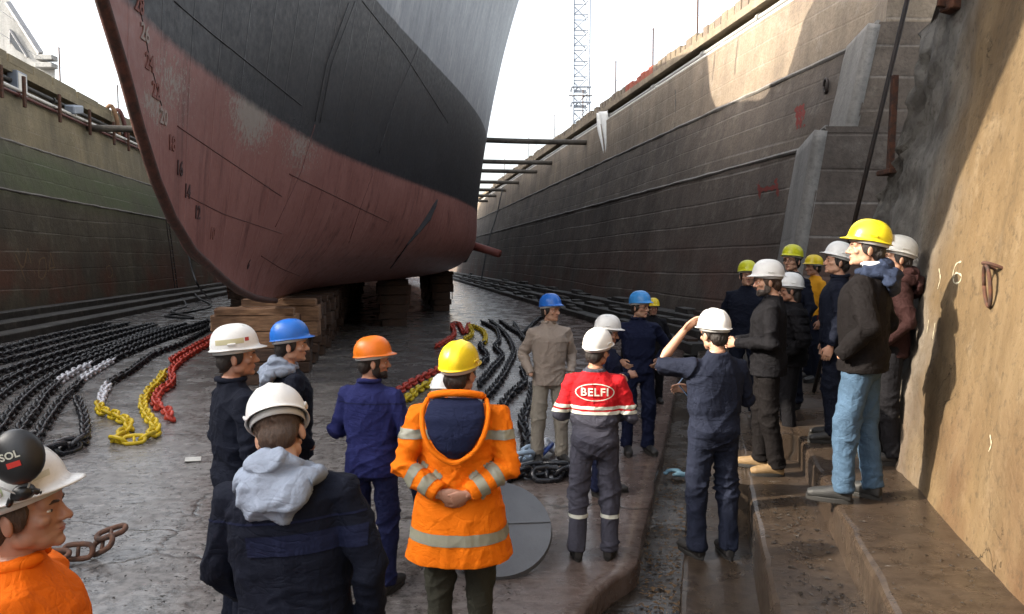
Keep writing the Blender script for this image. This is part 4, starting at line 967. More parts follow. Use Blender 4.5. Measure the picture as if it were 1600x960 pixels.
# small litter
bm = BM(); a = P(302, 722); box(bm, a + Vector((0, 0, .03)), (.16, .05, .012), (.9, 0, .2), .002); box(bm, a + Vector((-.03, .03, .012)), (.14, .1, .01), (0, .1, .4), .002)
tag(obj('paint_scrap', bm, M['pipe_white']), 'bent white scrap lying by the floor crack on the left', 'scrap')
bm = BM(); a = P(282, 452, .45)
for k in range(14): ball(bm, a + Vector((random.uniform(-.35, .35), random.uniform(-.3, .3), random.uniform(-.1, .35))), random.uniform(.1, .2))
o = link_mesh('plastic_sheet', remesh(bm, .05, 1), M['sheet']); o.location = (0, 0, 0); tag(o, 'crumpled pale plastic bundle on the left altar steps under the bow', 'bundle')
bm = BM(); tube(bm, smooth_path([P(300, 440, .5), P(306, 462, .3), P(330, 478, .04), P(300, 487, .04), P(258, 494, .04), P(302, 497, .04), P(268, 487, .04), P(290, 478, .05), P(281, 462, .3)], 60), .05, 6)
tag(obj('black_hose', bm, M['rubber'], None, True), 'black hose looped on the floor below the bow', 'hose')
bm = BM(); tube(bm, smooth_path([D(294, 395, 30), D(301, 425, 29.5), D(312, 450, 29), P(330, 470, .1)], 24), .035, 6)
tag(obj('hanging_cable', bm, M['rubber'], None, True), 'black cable hanging from the left wall below the stem', 'cable')
bm = BM(); tube(bm, smooth_path([D(786, 293, 60), D(775, 340, 58), D(764, 375, 56), P(752, 438, .75)], 24), .05, 6)
tag(obj('hanging_cable', bm, M['rubber'], None, True), 'thin dark cable hanging down the far right wall', 'cable')
bm = BM(); a = P(1053, 741, -.13)
for k in range(9): ball(bm, a + Vector((random.uniform(-.12, .12), random.uniform(-.08, .08), random.uniform(0, .03))), (random.uniform(.03, .07), .04, .018))
tag(link_mesh('blue_rag', remesh(bm, .012, 1), m_cloth('rag_blue', (.16, .28, .36, 1))), 'crumpled blue rag lying in the drain channel', 'rag')
def litter(name, n, f, mat, label, smin=.01, smax=.04):
    bm = BM()
    for k in range(n):
        p = f(); a = random.uniform(0, 6.28); l = random.uniform(smin, smax); w = l * random.uniform(.25, .6); d = Vector((math.cos(a), math.sin(a), random.uniform(-.15, .25))); s_ = Vector((-d.y, d.x, random.uniform(-.3, .3)))
        vs_ = [bm.verts.new(p + d * l + Vector((0, 0, .006))), bm.verts.new(p + s_ * w + Vector((0, 0, .012))), bm.verts.new(p - d * l + Vector((0, 0, .006))), bm.verts.new(p - s_ * w + Vector((0, 0, .01)))]
        bm.faces.new(vs_)
    o = obj(name, bm, mat); tag(o, label, None, None, 'stuff'); return o
M['debris'] = m_paint('dark_debris', (.022, .017, .013, 1), .7); M['debris2'] = m_paint('brown_leaf', (.10, .055, .02, 1), .8)
litter('leaf_litter', 420, lambda: nr(random.gauss(.62, .10), random.uniform(2.6, 5.8), Z1), M['debris'], 'dark leaf litter and dirt on the lower step', .006, .022)
litter('trench_litter', 500, lambda: nr(random.uniform(-.43, -.12), random.triangular(3.2, 9, 4.6), -.155), M['debris2'], 'brown leaves and grit in the drain channel', .008, .03)
litter('step_grit', 350, lambda: nr(random.uniform(.85, 1.38), random.uniform(2.4, 6), Z2), M['debris'], 'scattered grit on the upper step', .004, .014)
litter('floor_grit', 900, lambda: P(random.uniform(60, 800), random.triangular(640, 990, 900), .012), M['debris'], 'scattered grit and flakes on the dock floor', .006, .022)

# ------------------------------------------------------------------ people
NAVY = hexc('#232b45'); NAVY_D = hexc('#141b30'); BLACK = hexc('#17171b')
CM = {}
def cloth(key, col, **k):
    if key not in CM: CM[key] = m_cloth('cloth_' + key, col, **k)
    return CM[key]
SKIN = {'a': m_skin('skin_a', (.40, .215, .14, 1)), 'b': m_skin('skin_b', (.52, .31, .21, 1)), 'c': m_skin('skin_c', (.30, .15, .09, 1))}
def m_hair(name, c):
    n = NT(name); g = n.noise(60, 6, .7, n.vec((3, 3, .5))); return n.out(n.mix(n.ramp(g, [(.35, 0.), (.7, 1.)]), c, tuple(x * 2.4 + .004 for x in c[:3]) + (1,)), .5, n.bump(g, .9, .008))
HAIR = {'dark': m_hair('hair_dark', (.009, .006, .005, 1)), 'brown': m_hair('hair_brown', (.035, .018, .010, 1)), 'grey': m_hair('beard_grey', (.05, .04, .034, 1))}
EYE = m_paint('eye', (.05, .035, .03, 1), .2, 0, 0, dirt=0); EYEW = m_paint('eye_white', (.6, .57, .53, 1), .3, 0, 0, dirt=0); LIP = m_skin('lips', (.33, .12, .09, 1))
BOOT = m_paint('boot_leather', (.022, .02, .019, 1), .5, .3, .4, 20); BOOT_TAN = m_paint('boot_tan', (.22, .14, .065, 1), .7, .3, .4, 20); BOOT_GREY = m_paint('boot_grey', (.016, .016, .016, 1), .6, .3, .4, 20); SOLE = m_paint('boot_sole', (.014, .013, .012, 1), .7)
REFL = m_paint('reflective_tape', (.30, .295, .225, 1), .4, .2, .2, 30); REFL_W = m_paint('reflective_tape_pale', (.62, .63, .55, 1), .4, .15, .2, 30)
STRAP = m_paint('suspension_plastic', (.55, .55, .54, 1), .5); BLKP = m_paint('black_plastic', (.012, .012, .013, 1), .35)
HAT = {k: m_paint('hard_hat_' + k, c, .32, .22, .08, 10, dirt=.55) for k, c in (('white', (.80, .80, .78, 1)), ('yellow', (.80, .58, .015, 1)), ('lime', (.66, .66, .02, 1)), ('blue', (.018, .16, .62, 1)), ('blue_l', (.05, .30, .72, 1)), ('orange', (.84, .20, .015, 1)), ('dirty', (.62, .61, .56, 1)))}
PH = 1.75
def xf(mesh, Mx): mesh.transform(Mx); return mesh
def join_meshes(meshes, mats=None):
    bm = BM()
    for m in meshes: bm.from_mesh(m); bpy.data.meshes.remove(m)
    me = bpy.data.meshes.new('b'); bm.to_mesh(me); bm.free(); return me
def wrinkle(me, amp, seed, hot, vert=1.0):
    n = len(me.vertices); co = np.empty(n * 3); me.vertices.foreach_get('co', co); co = co.reshape(-1, 3)
    no = np.empty(n * 3); me.vertex_normals.foreach_get('vector', no); no = no.reshape(-1, 3)
    o = np.array([seed * 3.7, seed * 1.3, seed * 5.1]); wp = np.stack([vnoise(co * 4 + o), vnoise(co * 4 + o + 9), vnoise(co * 4 + o + 21)], 1) * .22
    def rid(q): return np.clip(1 - 1.5 * np.abs(pnoise(q)), 0, 1)
    q = co + wp
    f1 = rid(q * [7, 7, 2.2 / vert] + o) ** 3; f2 = rid((q @ np.array([[.8, 0, .6], [0, 1, 0], [-.6, 0, .8]])) * [3, 4.5, 11] + o) ** 3; f4 = rid((q @ np.array([[.8, 0, -.6], [0, 1, 0], [.6, 0, .8]])) * [3, 4.5, 10] + o + 40) ** 3; f3 = vnoise(co * 3.5 + o)
    w = np.full(n, .55)
    for c, r in hot:
        w += 1.1 * np.exp(-((co - np.array(c)) ** 2).sum(1) / (r * r))
    amp *= .62; hotw = np.clip(w - .55, 0, 1.2)
    d = amp * (.35 * f1 + hotw * .8 * (f2 + f4) + .22 * (f2 + f4) - .35) + amp * .35 * (f3 - .5)
    co = co + no * d[:, None]; me.vertices.foreach_set('co', co.ravel()); me.update()
def head_mesh(vox):
    bm = BM()
    ball(bm, (0, -.012, .035), (.076, .096, .086)); ball(bm, (0, .026, -.02), (.064, .066, .085)); ball(bm, (0, .036, -.072), (.05, .050, .040))
    ball(bm, (0, .074, -.094), (.021, .018, .017)); ball(bm, (0, .07, .03), (.058, .03, .045))
    tube(bm, [(0, .091, .012), (0, .101, -.012), (0, .112, -.030)], [.009, .0105, .0125], 8); ball(bm, (.012, .098, -.034), (.009, .010, .008)); ball(bm, (-.012, .098, -.034), (.009, .010, .008))
    tube(bm, [(-.046, .076, .018), (-.022, .090, .022), (0, .092, .020), (.022, .090, .022), (.046, .076, .018)], .0095, 8)
    for s in (-1, 1):
        ball(bm, (s * .046, .064, -.022), (.020, .020, .018)); ball(bm, (s * .078, -.008, -.012), (.010, .020, .032), (0, 0, s * -.45)); ball(bm, (s * .048, .012, -.062), (.016, .034, .026))
    ball(bm, (0, .086, -.056), (.024, .010, .0065)); ball(bm, (0, .083, -.067), (.021, .011, .007))
    tube(bm, [(0, -.022, -.05), (0, -.034, -.13), (0, -.045, -.21)], [.047, .050, .060], 14)
    return remesh(bm, vox, 5, .5)
def hair_mesh(vox, long_=0.):
    bm = BM(); ball(bm, (0, -.020, .036), (.083, .099, .090)); ball(bm, (0, -.062, -.022 - long_), (.070, .050, .062 + long_))
    for s in (-1, 1): ball(bm, (s * .070, .008, .012), (.013, .034, .050))
    me = remesh(bm, vox, 2)
    n = len(me.vertices); co = np.empty(n * 3); me.vertices.foreach_get('co', co); co = co.reshape(-1, 3); co += (vnoise(co * [90, 90, 30])[:, None] - .5) * .008; me.vertices.foreach_set('co', co.ravel()); me.update()
    return me
_cache = {}
def cached(k, f):
    if k not in _cache: _cache[k] = f()
    return _cache[k].copy()
def shell(f, nu, nv, thick, mat, name, parent, Mx):
    V = []; Fc = []
    for j in range(nv + 1):
        for i in range(nu): V.append(Mx @ Vector(f(i / nu * 2 * math.pi, j / nv)))
    for j in range(nv):
        for i in range(nu): Fc.append((j * nu + i, j * nu + (i + 1) % nu, (j + 1) * nu + (i + 1) % nu, (j + 1) * nu + i))
    Fc.append(tuple(nv * nu + i for i in range(nu)))
    o = pyo(name, V, Fc, mat, parent, True)
    s = o.modifiers.new('s', 'SOLIDIFY'); s.thickness = thick; s.offset = -1; return o
def hard_hat(parent, Mx, mat, style, strap=True):
    A, B, Hh_ = .107, .131, .122
    def f(a, v):
        ca, sa = math.cos(a), math.sin(a)                # sa>0 : front
        if v < .22:                                       # brim
            q = v / .22; front = max(0, sa); pk = .030 * front ** 1.3 + .007 + (.005 if style == 'full' else 0)
            k = 1 - q; x = (A + pk * .45 * k) * ca; y = (B + pk * k) * sa; return (x, y, -.006 - .012 * k * front - .004 * k)
        q = (v - .22) / .78 * math.pi / 2; r = math.cos(q) ** .78; z = Hh_ * math.sin(q) ** .95 + .0
        x = A * r * ca; y = B * r * sa
        rd = 0.
        if style in ('ridge', 'full'):
            rd = .006 * max(0, 1 - abs(x) / .016) * (1 if z > .04 else 0) + .0035 * max(0, 1 - abs(abs(x) - .045) / .010) * (1 if z > .05 else 0)
        return (x, y, z + rd)
    hat = shell(f, 48, 22, .0035, mat, 'hard_hat', parent, Mx)
    bm = BM(); ring = [(A * .90 * math.cos(a), B * .90 * math.sin(a) - .004, -.020) for a in np.linspace(0, 2 * math.pi, 33)]
    R = [[bm.verts.new(Mx @ Vector((x * k, y * k, z + dz))) for x, y, z in ring[:-1]] for k, dz in ((.97, .012), (.97, -.014), (1.0, -.014), (1.0, .012))]
    for q in range(4):
        for i in range(32): bm.faces.new((R[q][i], R[q][(i + 1) % 32], R[(q + 1) % 4][(i + 1) % 32], R[(q + 1) % 4][i]))
    obj('headband', bm, STRAP if strap else BLKP, hat, True)
    if style in ('slot', 'full', 'ridge'):
        for s in (-1, 1):
            bm = BM(); box(bm, (s * (A + .001), -.005, .020), (.010, .045, .016), (0, s * .25, 0), .003); bm.transform(Mx); obj('accessory_slot', bm, mat, hat)
    return hat
def hand_mesh(curl, vox=.005):
    """right hand: wrist at origin, fingers to -z, palm facing -x (towards the thigh), thumb forward (+y)"""
    bm = BM(); loft(bm, [(Vector((0, 0, .03)), Vector((.020, 0, 0)), Vector((0, .027, 0))), (Vector((0, 0, 0)), Vector((.017, 0, 0)), Vector((0, .028, 0))), (Vector((0, 0, -.045)), Vector((.016, 0, 0)), Vector((0, .040, 0))), (Vector((-.002, 0, -.088)), Vector((.012, 0, 0)), Vector((0, .041, 0)))], 12)
    for k, (y, l) in enumerate(((.030, .072), (.0105, .080), (-.0105, .075), (-.030, .060))):
        p = Vector((-.002, y, -.084)); ps = [p]; a = 0
        for q, fr in enumerate((.46, .31, .25)):
            a += curl * (.75 if q == 0 else .95) + k * .03; p = p + Vector((-math.sin(a), y * .06, -math.cos(a))) * l * fr; ps.append(p)
        tube(bm, ps, [.0088, .0082, .0074, .0064], 8)
    tube(bm, [(-.002, .022, -.020), (-.014, .046, -.046), (-.022, .054, -.072), (-.027, .050, -.094)], [.014, .0115, .0095, .0078], 8)
    return remesh(bm, vox, 2, .4)
def boot_mesh():
    bm = BM()
    loft(bm, [(Vector((0, -.085, .045)), Vector((.030, 0, 0)), Vector((0, 0, .040))), (Vector((0, -.06, .055)), Vector((.040, 0, 0)), Vector((0, 0, .050))), (Vector((0, 0, .060)), Vector((.042, 0, 0)), Vector((0, 0, .055))), (Vector((0, .08, .052)), Vector((.048, 0, 0)), Vector((0, 0, .042))), (Vector((0, .15, .045)), Vector((.046, 0, 0)), Vector((0, 0, .034))), (Vector((0, .185, .040)), Vector((.030, 0, 0)), Vector((0, 0, .024)))], 14)
    tube(bm, [(0, -.035, .06), (0, -.03, .12), (0, -.025, .18)], [.046, .047, .052], 12)
    me = remesh(bm, .010, 2)
    return me
def sole_mesh():
    bm = BM(); out = []
    for k in range(28):
        a = 2 * math.pi * k / 28; y = .05 + .142 * math.sin(a); w = .046 + .006 * math.sin(a); out.append((w * math.cos(a) * (1 if abs(math.sin(a)) < .9 else .9), y))
    R = [[bm.verts.new((x * s, y, z)) for x, y in out] for s, z in ((.97, 0), (1, .006), (1, .026), (.96, .030))]
    for a, b in zip(R, R[1:]):
        for i in range(28): bm.faces.new((a[i], a[(i + 1) % 28], b[(i + 1) % 28], b[i]))
    bm.faces.new(R[0][::-1]); bm.faces.new(R[-1]); bmesh.ops.recalc_face_normals(bm, faces=bm.faces); me = bpy.data.meshes.new('sole'); bm.to_mesh(me); bm.free(); return me
ARMS = {'down': ((.262, -.035, 1.135), (.250, .045, .885)), 'pocket': ((.268, -.085, 1.14), (.215, .085, .955)), 'behind': ((.245, -.115, 1.135), (.072, -.215, 1.015)), 'hips': ((.375, -.10, 1.165), (.205, .02, 1.03)),
        'front': ((.265, -.01, 1.13), (.075, .26, 1.10)), 'crossed': ((.265, .06, 1.14), (-.06, .225, 1.20)), 'relax': ((.25, .0, 1.14), (.20, .16, .95))}
SH = Vector((.170, -.012, 1.392)); HIPZ = .93
def sideband(me, planes, pred, off=.003):
    """a strip of cloth lifted off a garment: faces between two planes, cut clean"""
    bm = BM(); bm.from_mesh(me)
    for c, nrm in planes: bmesh.ops.bisect_plane(bm, geom=bm.verts[:] + bm.edges[:] + bm.faces[:], plane_co=c, plane_no=nrm, dist=1e-5)
    bm.normal_update(); kill = [f for f in bm.faces if not pred(f.calc_center_median())]
    bmesh.ops.delete(bm, geom=kill, context='FACES'); bm.normal_update()
    for v in bm.verts: v.co += v.normal * off
    return bm
def person(pos, yaw, H=1.75, label='', girth=1.0, top=None, legs=None, hat='white', style='slot', hat_mat=None, skin='a', hair='dark', arms=('down', 'down'), head=(0, 0, 0), lean=0., roll=0., feet=None,
           boots=BOOT, hem=.86, collar=True, cover=False, hood=None, beard=None, near_=True, amp=.024, hands=(True, True), sleeve=None, glasses=False, flare=0., crouch=0., twist=0., bulk=0., hat_tilt=-6, curl=(.45, .45), shadow_hair=0., extra=None, seed=1, waist=None):
    k = H / PH; root = empty('person', pos, yaw); root.scale = (k, k, k); tag(root, label, 'person', 'people in hard hats')
    vox = .0085 if near_ else .014; b = bulk
    hip = Vector((0, 0, HIPZ - crouch)); MT = Matrix.Translation(hip) @ Euler((-lean, roll, twist)).to_matrix().to_4x4() @ Matrix.Translation((0, 0, -HIPZ))
    def T(p): return MT @ Vector(p)
    R3 = MT.to_3x3(); ux, uy = R3 @ Vector((1, 0, 0)), R3 @ Vector((0, 1, 0))
    # arm joints
    J = []
    for s, a in ((1, arms[0]), (-1, arms[1])):
        e, w = ARMS[a] if isinstance(a, str) else a
        e = Vector(e); w = Vector(w); e.x *= s; w.x *= s; sh = Vector((SH.x * s * (1 + b * .4), SH.y, SH.z)); e.x += s * (b * .05 + (girth - 1) * .08); J.append((T(sh), T(e), T(w)))
    feet = feet or ((.115, .0), (-.115, .02))
    LG = []
    for i, s in enumerate((1, -1)):
        f = feet[i]; hp_ = Vector((s * .092, 0, HIPZ - .03 - crouch)); an = Vector((f[0], f[1] - .03, .085)); kn = (hp_ + an) / 2 + Vector((s * .012, .03 + crouch * .55, .02)); LG.append((hp_, kn, an))
    g = girth
    def torso(bm, hz, infl=0., cinch=0.):
        rg_ = []
        for z, rx, ry, oy in ((hz, .178, .128, 0.), (.95, .176, .132, -.008), (1.05, .168 - cinch, .122 - cinch, .0), (1.10, .176 + cinch * .4, .128 + cinch * .4, .004), (1.20, .184, .134, .004), (1.30, .190, .136, .002), (1.365, .182, .124, -.006), (1.415, .150, .102, -.016), (1.452, .110, .082, -.024), (1.49, .078, .068, -.030)):
            if z < hz - 1e-6: continue
            gg = g if z < 1.40 else 1 + (g - 1) * .45; inf = infl + b * .03 * (1 if z < 1.44 else .4) + flare * max(0, 1.15 - z)
            rg_.append((T((0, oy, z)), ux * (rx * gg + inf), uy * (ry * gg + inf)))
        loft(bm, rg_, 22, ex=2.35)
    def arms_(bm, r0=.066, r1=.053, r2=.043, short=None, infl=0.):
        for i, (sh, e, w) in enumerate(J):
            st = sleeve[i] if sleeve else 1.0; q = b * .012 + infl
            m1 = sh.lerp(e, .5)
            if st >= 1: tube(bm, [T(((SH.x - .06) * (1 if i == 0 else -1), -.01, 1.395)), sh, m1, e, e.lerp(w, .5), e.lerp(w, .97)], [r0 * .95 + q, r0 + q, r0 * .92 + q, r1 + q, r1 * .93 + q, r2 + q], 14, round_=False)
            else: tube(bm, [T(((SH.x - .06) * (1 if i == 0 else -1), -.01, 1.395)), sh, m1, sh.lerp(e, st)], [r0 * .95, r0, r0 * .95, r1 * 1.12], 14, round_=False)
            if st >= 1: ball(bm, e, r1 * .98 + q)
    def legs_(bm, r0=.092, r1=.077, r2=.066, inf=0.):
        for hp_, kn, an in LG:
            tube(bm, [hp_ + Vector((0, 0, .05)), hp_.lerp(kn, .45), kn, kn.lerp(an, .5), Vector((an.x, an.y, .072))], [r0 * g + inf, r0 * .90 * g + inf, r1 + inf, (r1 + r2) / 2 * .98 + inf, r2 + inf], 14, round_=False)
    def pelvis(bm, topz_=1.03):
        loft(bm, [(Vector((0, .0, .80 - crouch)), Vector((.09, 0, 0)), Vector((0, .075, 0))), (Vector((0, -.004, .84 - crouch)), Vector((.148 * g, 0, 0)), Vector((0, .106, 0))), (Vector((0, -.01, .92 - crouch)), Vector(((.170 if cover else .156) * g, 0, 0)), Vector((0, (.124 if cover else .110) * g, 0))), (T((0, -.004, topz_ - .02)), ux * .142 * g, uy * .100 * g), (T((0, 0, topz_)), ux * .135 * g, uy * .095 * g)], 20, ex=2.3)
    hot = [(tuple(j[1]), .13) for j in J] + [(tuple(l[1]), .13) for l in LG] + [(tuple(T((0, 0, 1.03))), .14), (tuple(T((.17, 0, 1.36))), .09), (tuple(T((-.17, 0, 1.36))), .09)] + [((l[2].x, l[2].y, .10), .10) for l in LG] + [((0, 0, .82 - crouch), .12)]
    # garments
    bm = BM(); torso(bm, (.90 if cover else hem), cinch=(.007 if cover else 0.)); arms_(bm)
    if cover: pelvis(bm); legs_(bm)
    if collar: tube(bm, [T((0, -.028, 1.46)), T((0, -.036, 1.505))], [.082, .074], 16, round_=False)
    me = remesh(bm, vox, 5); wrinkle(me, amp, seed, hot)
    gar = link_mesh('coverall' if cover else 'jacket', me, top, root)
    if not cover:
        bm = BM(); pelvis(bm); legs_(bm); m2 = remesh(bm, vox, 5); wrinkle(m2, amp * .9, seed + 5, hot); tr = link_mesh('trousers', m2, legs, root)
    if collar == 'flap':
        bm = BM(); pts = [T((.07 * math.sin(a), -.03 - .075 * math.cos(a), 1.505 - .012 * abs(math.sin(a)))) for a in np.linspace(-2.6, 2.6, 17)]
        tube(bm, pts, .017, 8); obj('collar', bm, top, gar, True)
    # body (skin), one mesh
    hy, hpch, hrl = head; nb = T((0, -.030, 1.475))
    RH = (MT.to_3x3() @ Euler((hpch, 0, hy)).to_matrix() @ Euler((0, hrl, 0)).to_matrix()) if not lean else (Euler((hpch, 0, hy + twist)).to_matrix() @ Euler((0, hrl + roll * .5, 0)).to_matrix())
    HM = Matrix.Translation(nb + R3 @ Vector((0, .012, .045)) + RH @ Vector((0, .026, .098))) @ RH.to_4x4()
    ms = [xf(cached(('head', near_), lambda: head_mesh(.0052 if near_ else .0075)), HM)]
    bm = BM(); loft(bm, [(T((0, 0, .9)), ux * .12, uy * .08), (T((0, 0, 1.2)), ux * .13, uy * .09), (T((0, -.005, 1.36)), ux * .14, uy * .08), (T((0, -.02, 1.43)), ux * .09, uy * .06), (T((0, -.028, 1.52)), ux * .054, uy * .054)], 14)
    for i, (sh, e, w) in enumerate(J):
        big = sleeve and sleeve[i] < 1
        tube(bm, [sh, e, e.lerp(w, .35), w], [.045, .040 if big else .034, .040 if big else .032, .027 if big else .026], 12)
    for hp_, kn, an in LG: tube(bm, [hp_ + Vector((0, 0, .06)), kn, an], [.07, .05, .035], 10)
    ms.append(remesh(bm, .014, 2))
    for i, (sh, e, w) in enumerate(J):
        if not hands[i]: continue
        d = (w - e).normalized(); spec = hands[i] if isinstance(hands[i], (tuple, list)) else None
        if spec: fd, pn = Vector(spec[0]).normalized(), Vector(spec[1])
        else: fd = d; pn = Vector((-1 if i == 0 else 1, 0, -.2))
        zax = -fd; xax = -(pn - fd * pn.dot(fd)).normalized()
        hm = cached(('hand', curl[i]), lambda: hand_mesh(curl[i]))
        if i == 0: yax = zax.cross(xax)
        else:
            yax = zax.cross(xax)
            hm.transform(Matrix.Diagonal((1, -1, 1, 1))); hm.flip_normals()
        Rm_ = Matrix((xax, yax, zax)).transposed().to_4x4(); hm.transform(Matrix.Translation(w) @ Rm_); ms.append(hm)
    body = link_mesh('body', join_meshes(ms), SKIN[skin], root)
    hr_ = link_mesh('hair', xf(cached(('hair', near_, shadow_hair), lambda: hair_mesh(.0065 if near_ else .010, shadow_hair)), HM), HAIR[hair], root)
    for s in (-1, 1):
        bm = BM(); ball(bm, (s * .031, .0775, -.001), (.0120, .008, .0055), None, 10); bm.transform(HM); o = obj('eye', bm, EYEW, body, True)
        bm = BM(); ball(bm, (s * .031, .0842, -.001), (.0062, .0022, .0050), None, 8); bm.transform(HM); obj('iris', bm, EYE, o, True) if False else obj('iris', bm, EYE, body, True)
        bm = BM(); tube(bm, [(s * .014, .0975, .017), (s * .032, .094, .022), (s * .048, .079, .017)], [.004, .0048, .003], 6); bm.transform(HM); obj('eyebrow', bm, HAIR[hair], body, True)
    bm = BM(); ball(bm, (0, .0880, -.0585), (.021, .0085, .0040), None, 10); ball(bm, (0, .0860, -.0660), (.018, .0085, .0045), None, 10); bm.transform(HM); obj('lips', bm, LIP, body, True)
    if beard:
        bm = BM(); ball(bm, (0, .040, -.078), (.056, .056, .040)); ball(bm, (0, .074, -.098), (.028, .024, .024)); ball(bm, (0, .094, -.046), (.026, .010, .007))
        for s in (-1, 1): ball(bm, (s * .058, .012, -.050), (.016, .030, .045))
        link_mesh('beard', xf(remesh(bm, .0065, 1), HM), HAIR[beard], root)
    if glasses:
        bm = BM()
        for s in (-1, 1):
            tube(bm, [(s * .031 + .019 * math.cos(a), .1005, -.002 + .014 * math.sin(a)) for a in np.linspace(0, 2 * math.pi, 13)], .0019, 5, round_=False); tube(bm, [(s * .050, .1, .002), (s * .076, .02, .002)], .0018, 5)
        tube(bm, [(-.012, .101, .001), (.012, .101, .001)], .0018, 5); bm.transform(HM); obj('glasses', bm, BLKP, root, True)
    HTM = HM @ Matrix.Translation((0, -.006, .062)) @ Euler((math.radians(hat_tilt) * -1, 0, 0)).to_matrix().to_4x4()
    hat_o = hard_hat(root, HTM, hat_mat or HAT[hat], style)
    if hood:
        bm = BM(); aa = np.linspace(-2.6, 2.6, 25); pts = [T((.088 * math.sin(a), -.034 - .078 * math.cos(a), 1.492 + .020 * math.cos(a))) for a in aa]; rad = [.020 + .020 * max(0, math.cos(a)) for a in aa]
        tube(bm, pts, rad, 12); tube(bm, [T((.125 * math.sin(a), -.045 - .095 * math.cos(a), 1.462)) for a in aa[4:-4]], .030, 10)
        loft(bm, [(T((0, -.10, 1.50)), ux * .085, uy * .035), (T((0, -.145, 1.455)), ux * .125, uy * .036), (T((0, -.158, 1.405)), ux * .12, uy * .032), (T((0, -.155, 1.36)), ux * .085, uy * .024), (T((0, -.148, 1.335)), ux * .04, uy * .015)], 18); m3 = remesh(bm, .0085, 2); wrinkle(m3, .036, seed + 9, [(tuple(T((0, -.12, 1.45))), .2)])
        link_mesh('hood', m3, hood, root)
    # boots
    for i, (hp_, kn, an) in enumerate(LG):
        f = feet[i]; az = f[2] if len(f) > 2 else (-.18 if i == 0 else .18)
        o = link_mesh('boot', _cache.setdefault(('boot', boots.name), (lambda m: (m.materials.append(boots), m)[1])(boot_mesh()) if ('boot', boots.name) not in _cache else _cache[('boot', boots.name)]), None, root); o.location = (f[0], f[1], 0); o.rotation_euler = (0, 0, az)
        s_ = link_mesh('sole', _cache.setdefault('sole', (lambda m: (m.materials.append(SOLE), m)[1])(sole_mesh()) if 'sole' not in _cache else _cache['sole']), None, o, False); s_.location = (0, 0, 0)
    if waist:
        bm = sideband(me, [(T((0, 0, 1.035)), R3 @ Vector((0, 0, 1))), (T((0, 0, 1.07)), R3 @ Vector((0, 0, 1)))], lambda c: 1.034 < (MT.inverted() @ c).z < 1.071 and abs((MT.inverted() @ c).x) < .20 * g, .003); obj('waistband', bm, waist, gar, True)
    d = dict(root=root, me=me, gar=gar, T=T, MT=MT, J=J, LG=LG, HM=HM, R3=R3)
    if near_:
        for i in (0, 1):
            if hands[i] and (not sleeve or sleeve[i] >= 1): arm_band(d, i, .82, .98, top, 'cuff', .004)
        if not cover: torso_band(d, hem + .004, hem + .045, top, 'hem', .004)
    d = dict(root=root, me=me, gar=gar, T=T, MT=MT, J=J, LG=LG, HM=HM, HTM=HTM, body=body, hat=hat_o, R3=R3, k=k)
    return d
def arm_band(d, i, f0, f1, mat, name='reflective_stripe', off=.003, tilt=0.):
    sh, e, w = d['J'][i]; ax = (w - e); L = ax.length; ax.normalize(); nrm = (ax + Vector((0, 0, tilt))).normalized(); a = e + ax * L * f0; b = e + ax * L * f1
    bm = sideband(d['me'], [(a, nrm), (b, nrm)], lambda c: (c - a).dot(nrm) > 0 and (c - b).dot(nrm) < 0 and (c - e - ax * (c - e).dot(ax)).length < .085 and (c - sh).length > .1, off)
    if len(bm.faces): obj(name, bm, mat, d['gar'], True)
    else: bm.free()
def torso_band(d, z0, z1, mat, name='reflective_stripe', off=.003, xlim=.5, side=None, me=None, tilt=0., parent=None, arms_too=False):
    R3 = d['R3']; nz = R3 @ Vector((0, 0, 1)); I = d['MT'].inverted()
    def pr(c):
        q = I @ c
        if not (z0 < q.z < z1) or abs(q.x) > xlim: return False
        if side == 'back' and q.y > 0: return False
        if side == 'front' and q.y < 0: return False
        if not arms_too:
            for sh, e, w in d['J']:
                ax = (w - e).normalized(); t = (c - e).dot(ax)
                if -.02 < t < (w - e).length + .02 and (c - e - ax * t).length < .07: return False
                a2 = (e - sh).normalized(); t = (c - sh).dot(a2)
                if .06 < t < (e - sh).length and (c - sh - a2 * t).length < .075: return False
        return True
    bm = sideband(me or d['me'], [(d['T']((0, 0, z0)), nz), (d['T']((0, 0, z1)), nz)], pr, off)
    if len(bm.faces): return obj(name, bm, mat, parent or d['gar'], True)
    bm.free()
def leg_band(d, z0, z1, mat, me=None):
    for s in (-1, 1):
        bm = sideband(me or d['me'], [((0, 0, z0), (0, 0, 1)), ((0, 0, z1), (0, 0, 1))], lambda c: z0 < c.z < z1 and c.x * s > 0, .003); obj('reflective_stripe', bm, mat, d['gar'], True)
def hat_patch(d, y0, y1, z0, z1, s, mat, name='sticker', off=.0012):
    I = d['HTM'].inverted(); R = d['HTM'].to_3x3(); Tt = lambda p: d['HTM'] @ Vector(p); Yv = R @ Vector((0, 1, 0)); Zv = R @ Vector((0, 0, 1))
    def pr(c):
        q = I @ c; return y0 < q.y < y1 and z0 < q.z < z1 and q.x * s > 0
    bm = sideband(d['hat'].data, [(Tt((0, y0, 0)), Yv), (Tt((0, y1, 0)), Yv), (Tt((0, 0, z0)), Zv), (Tt((0, 0, z1)), Zv)], pr, off)
    if len(bm.faces): obj(name, bm, mat, d['hat'], True)
    else: bm.free()
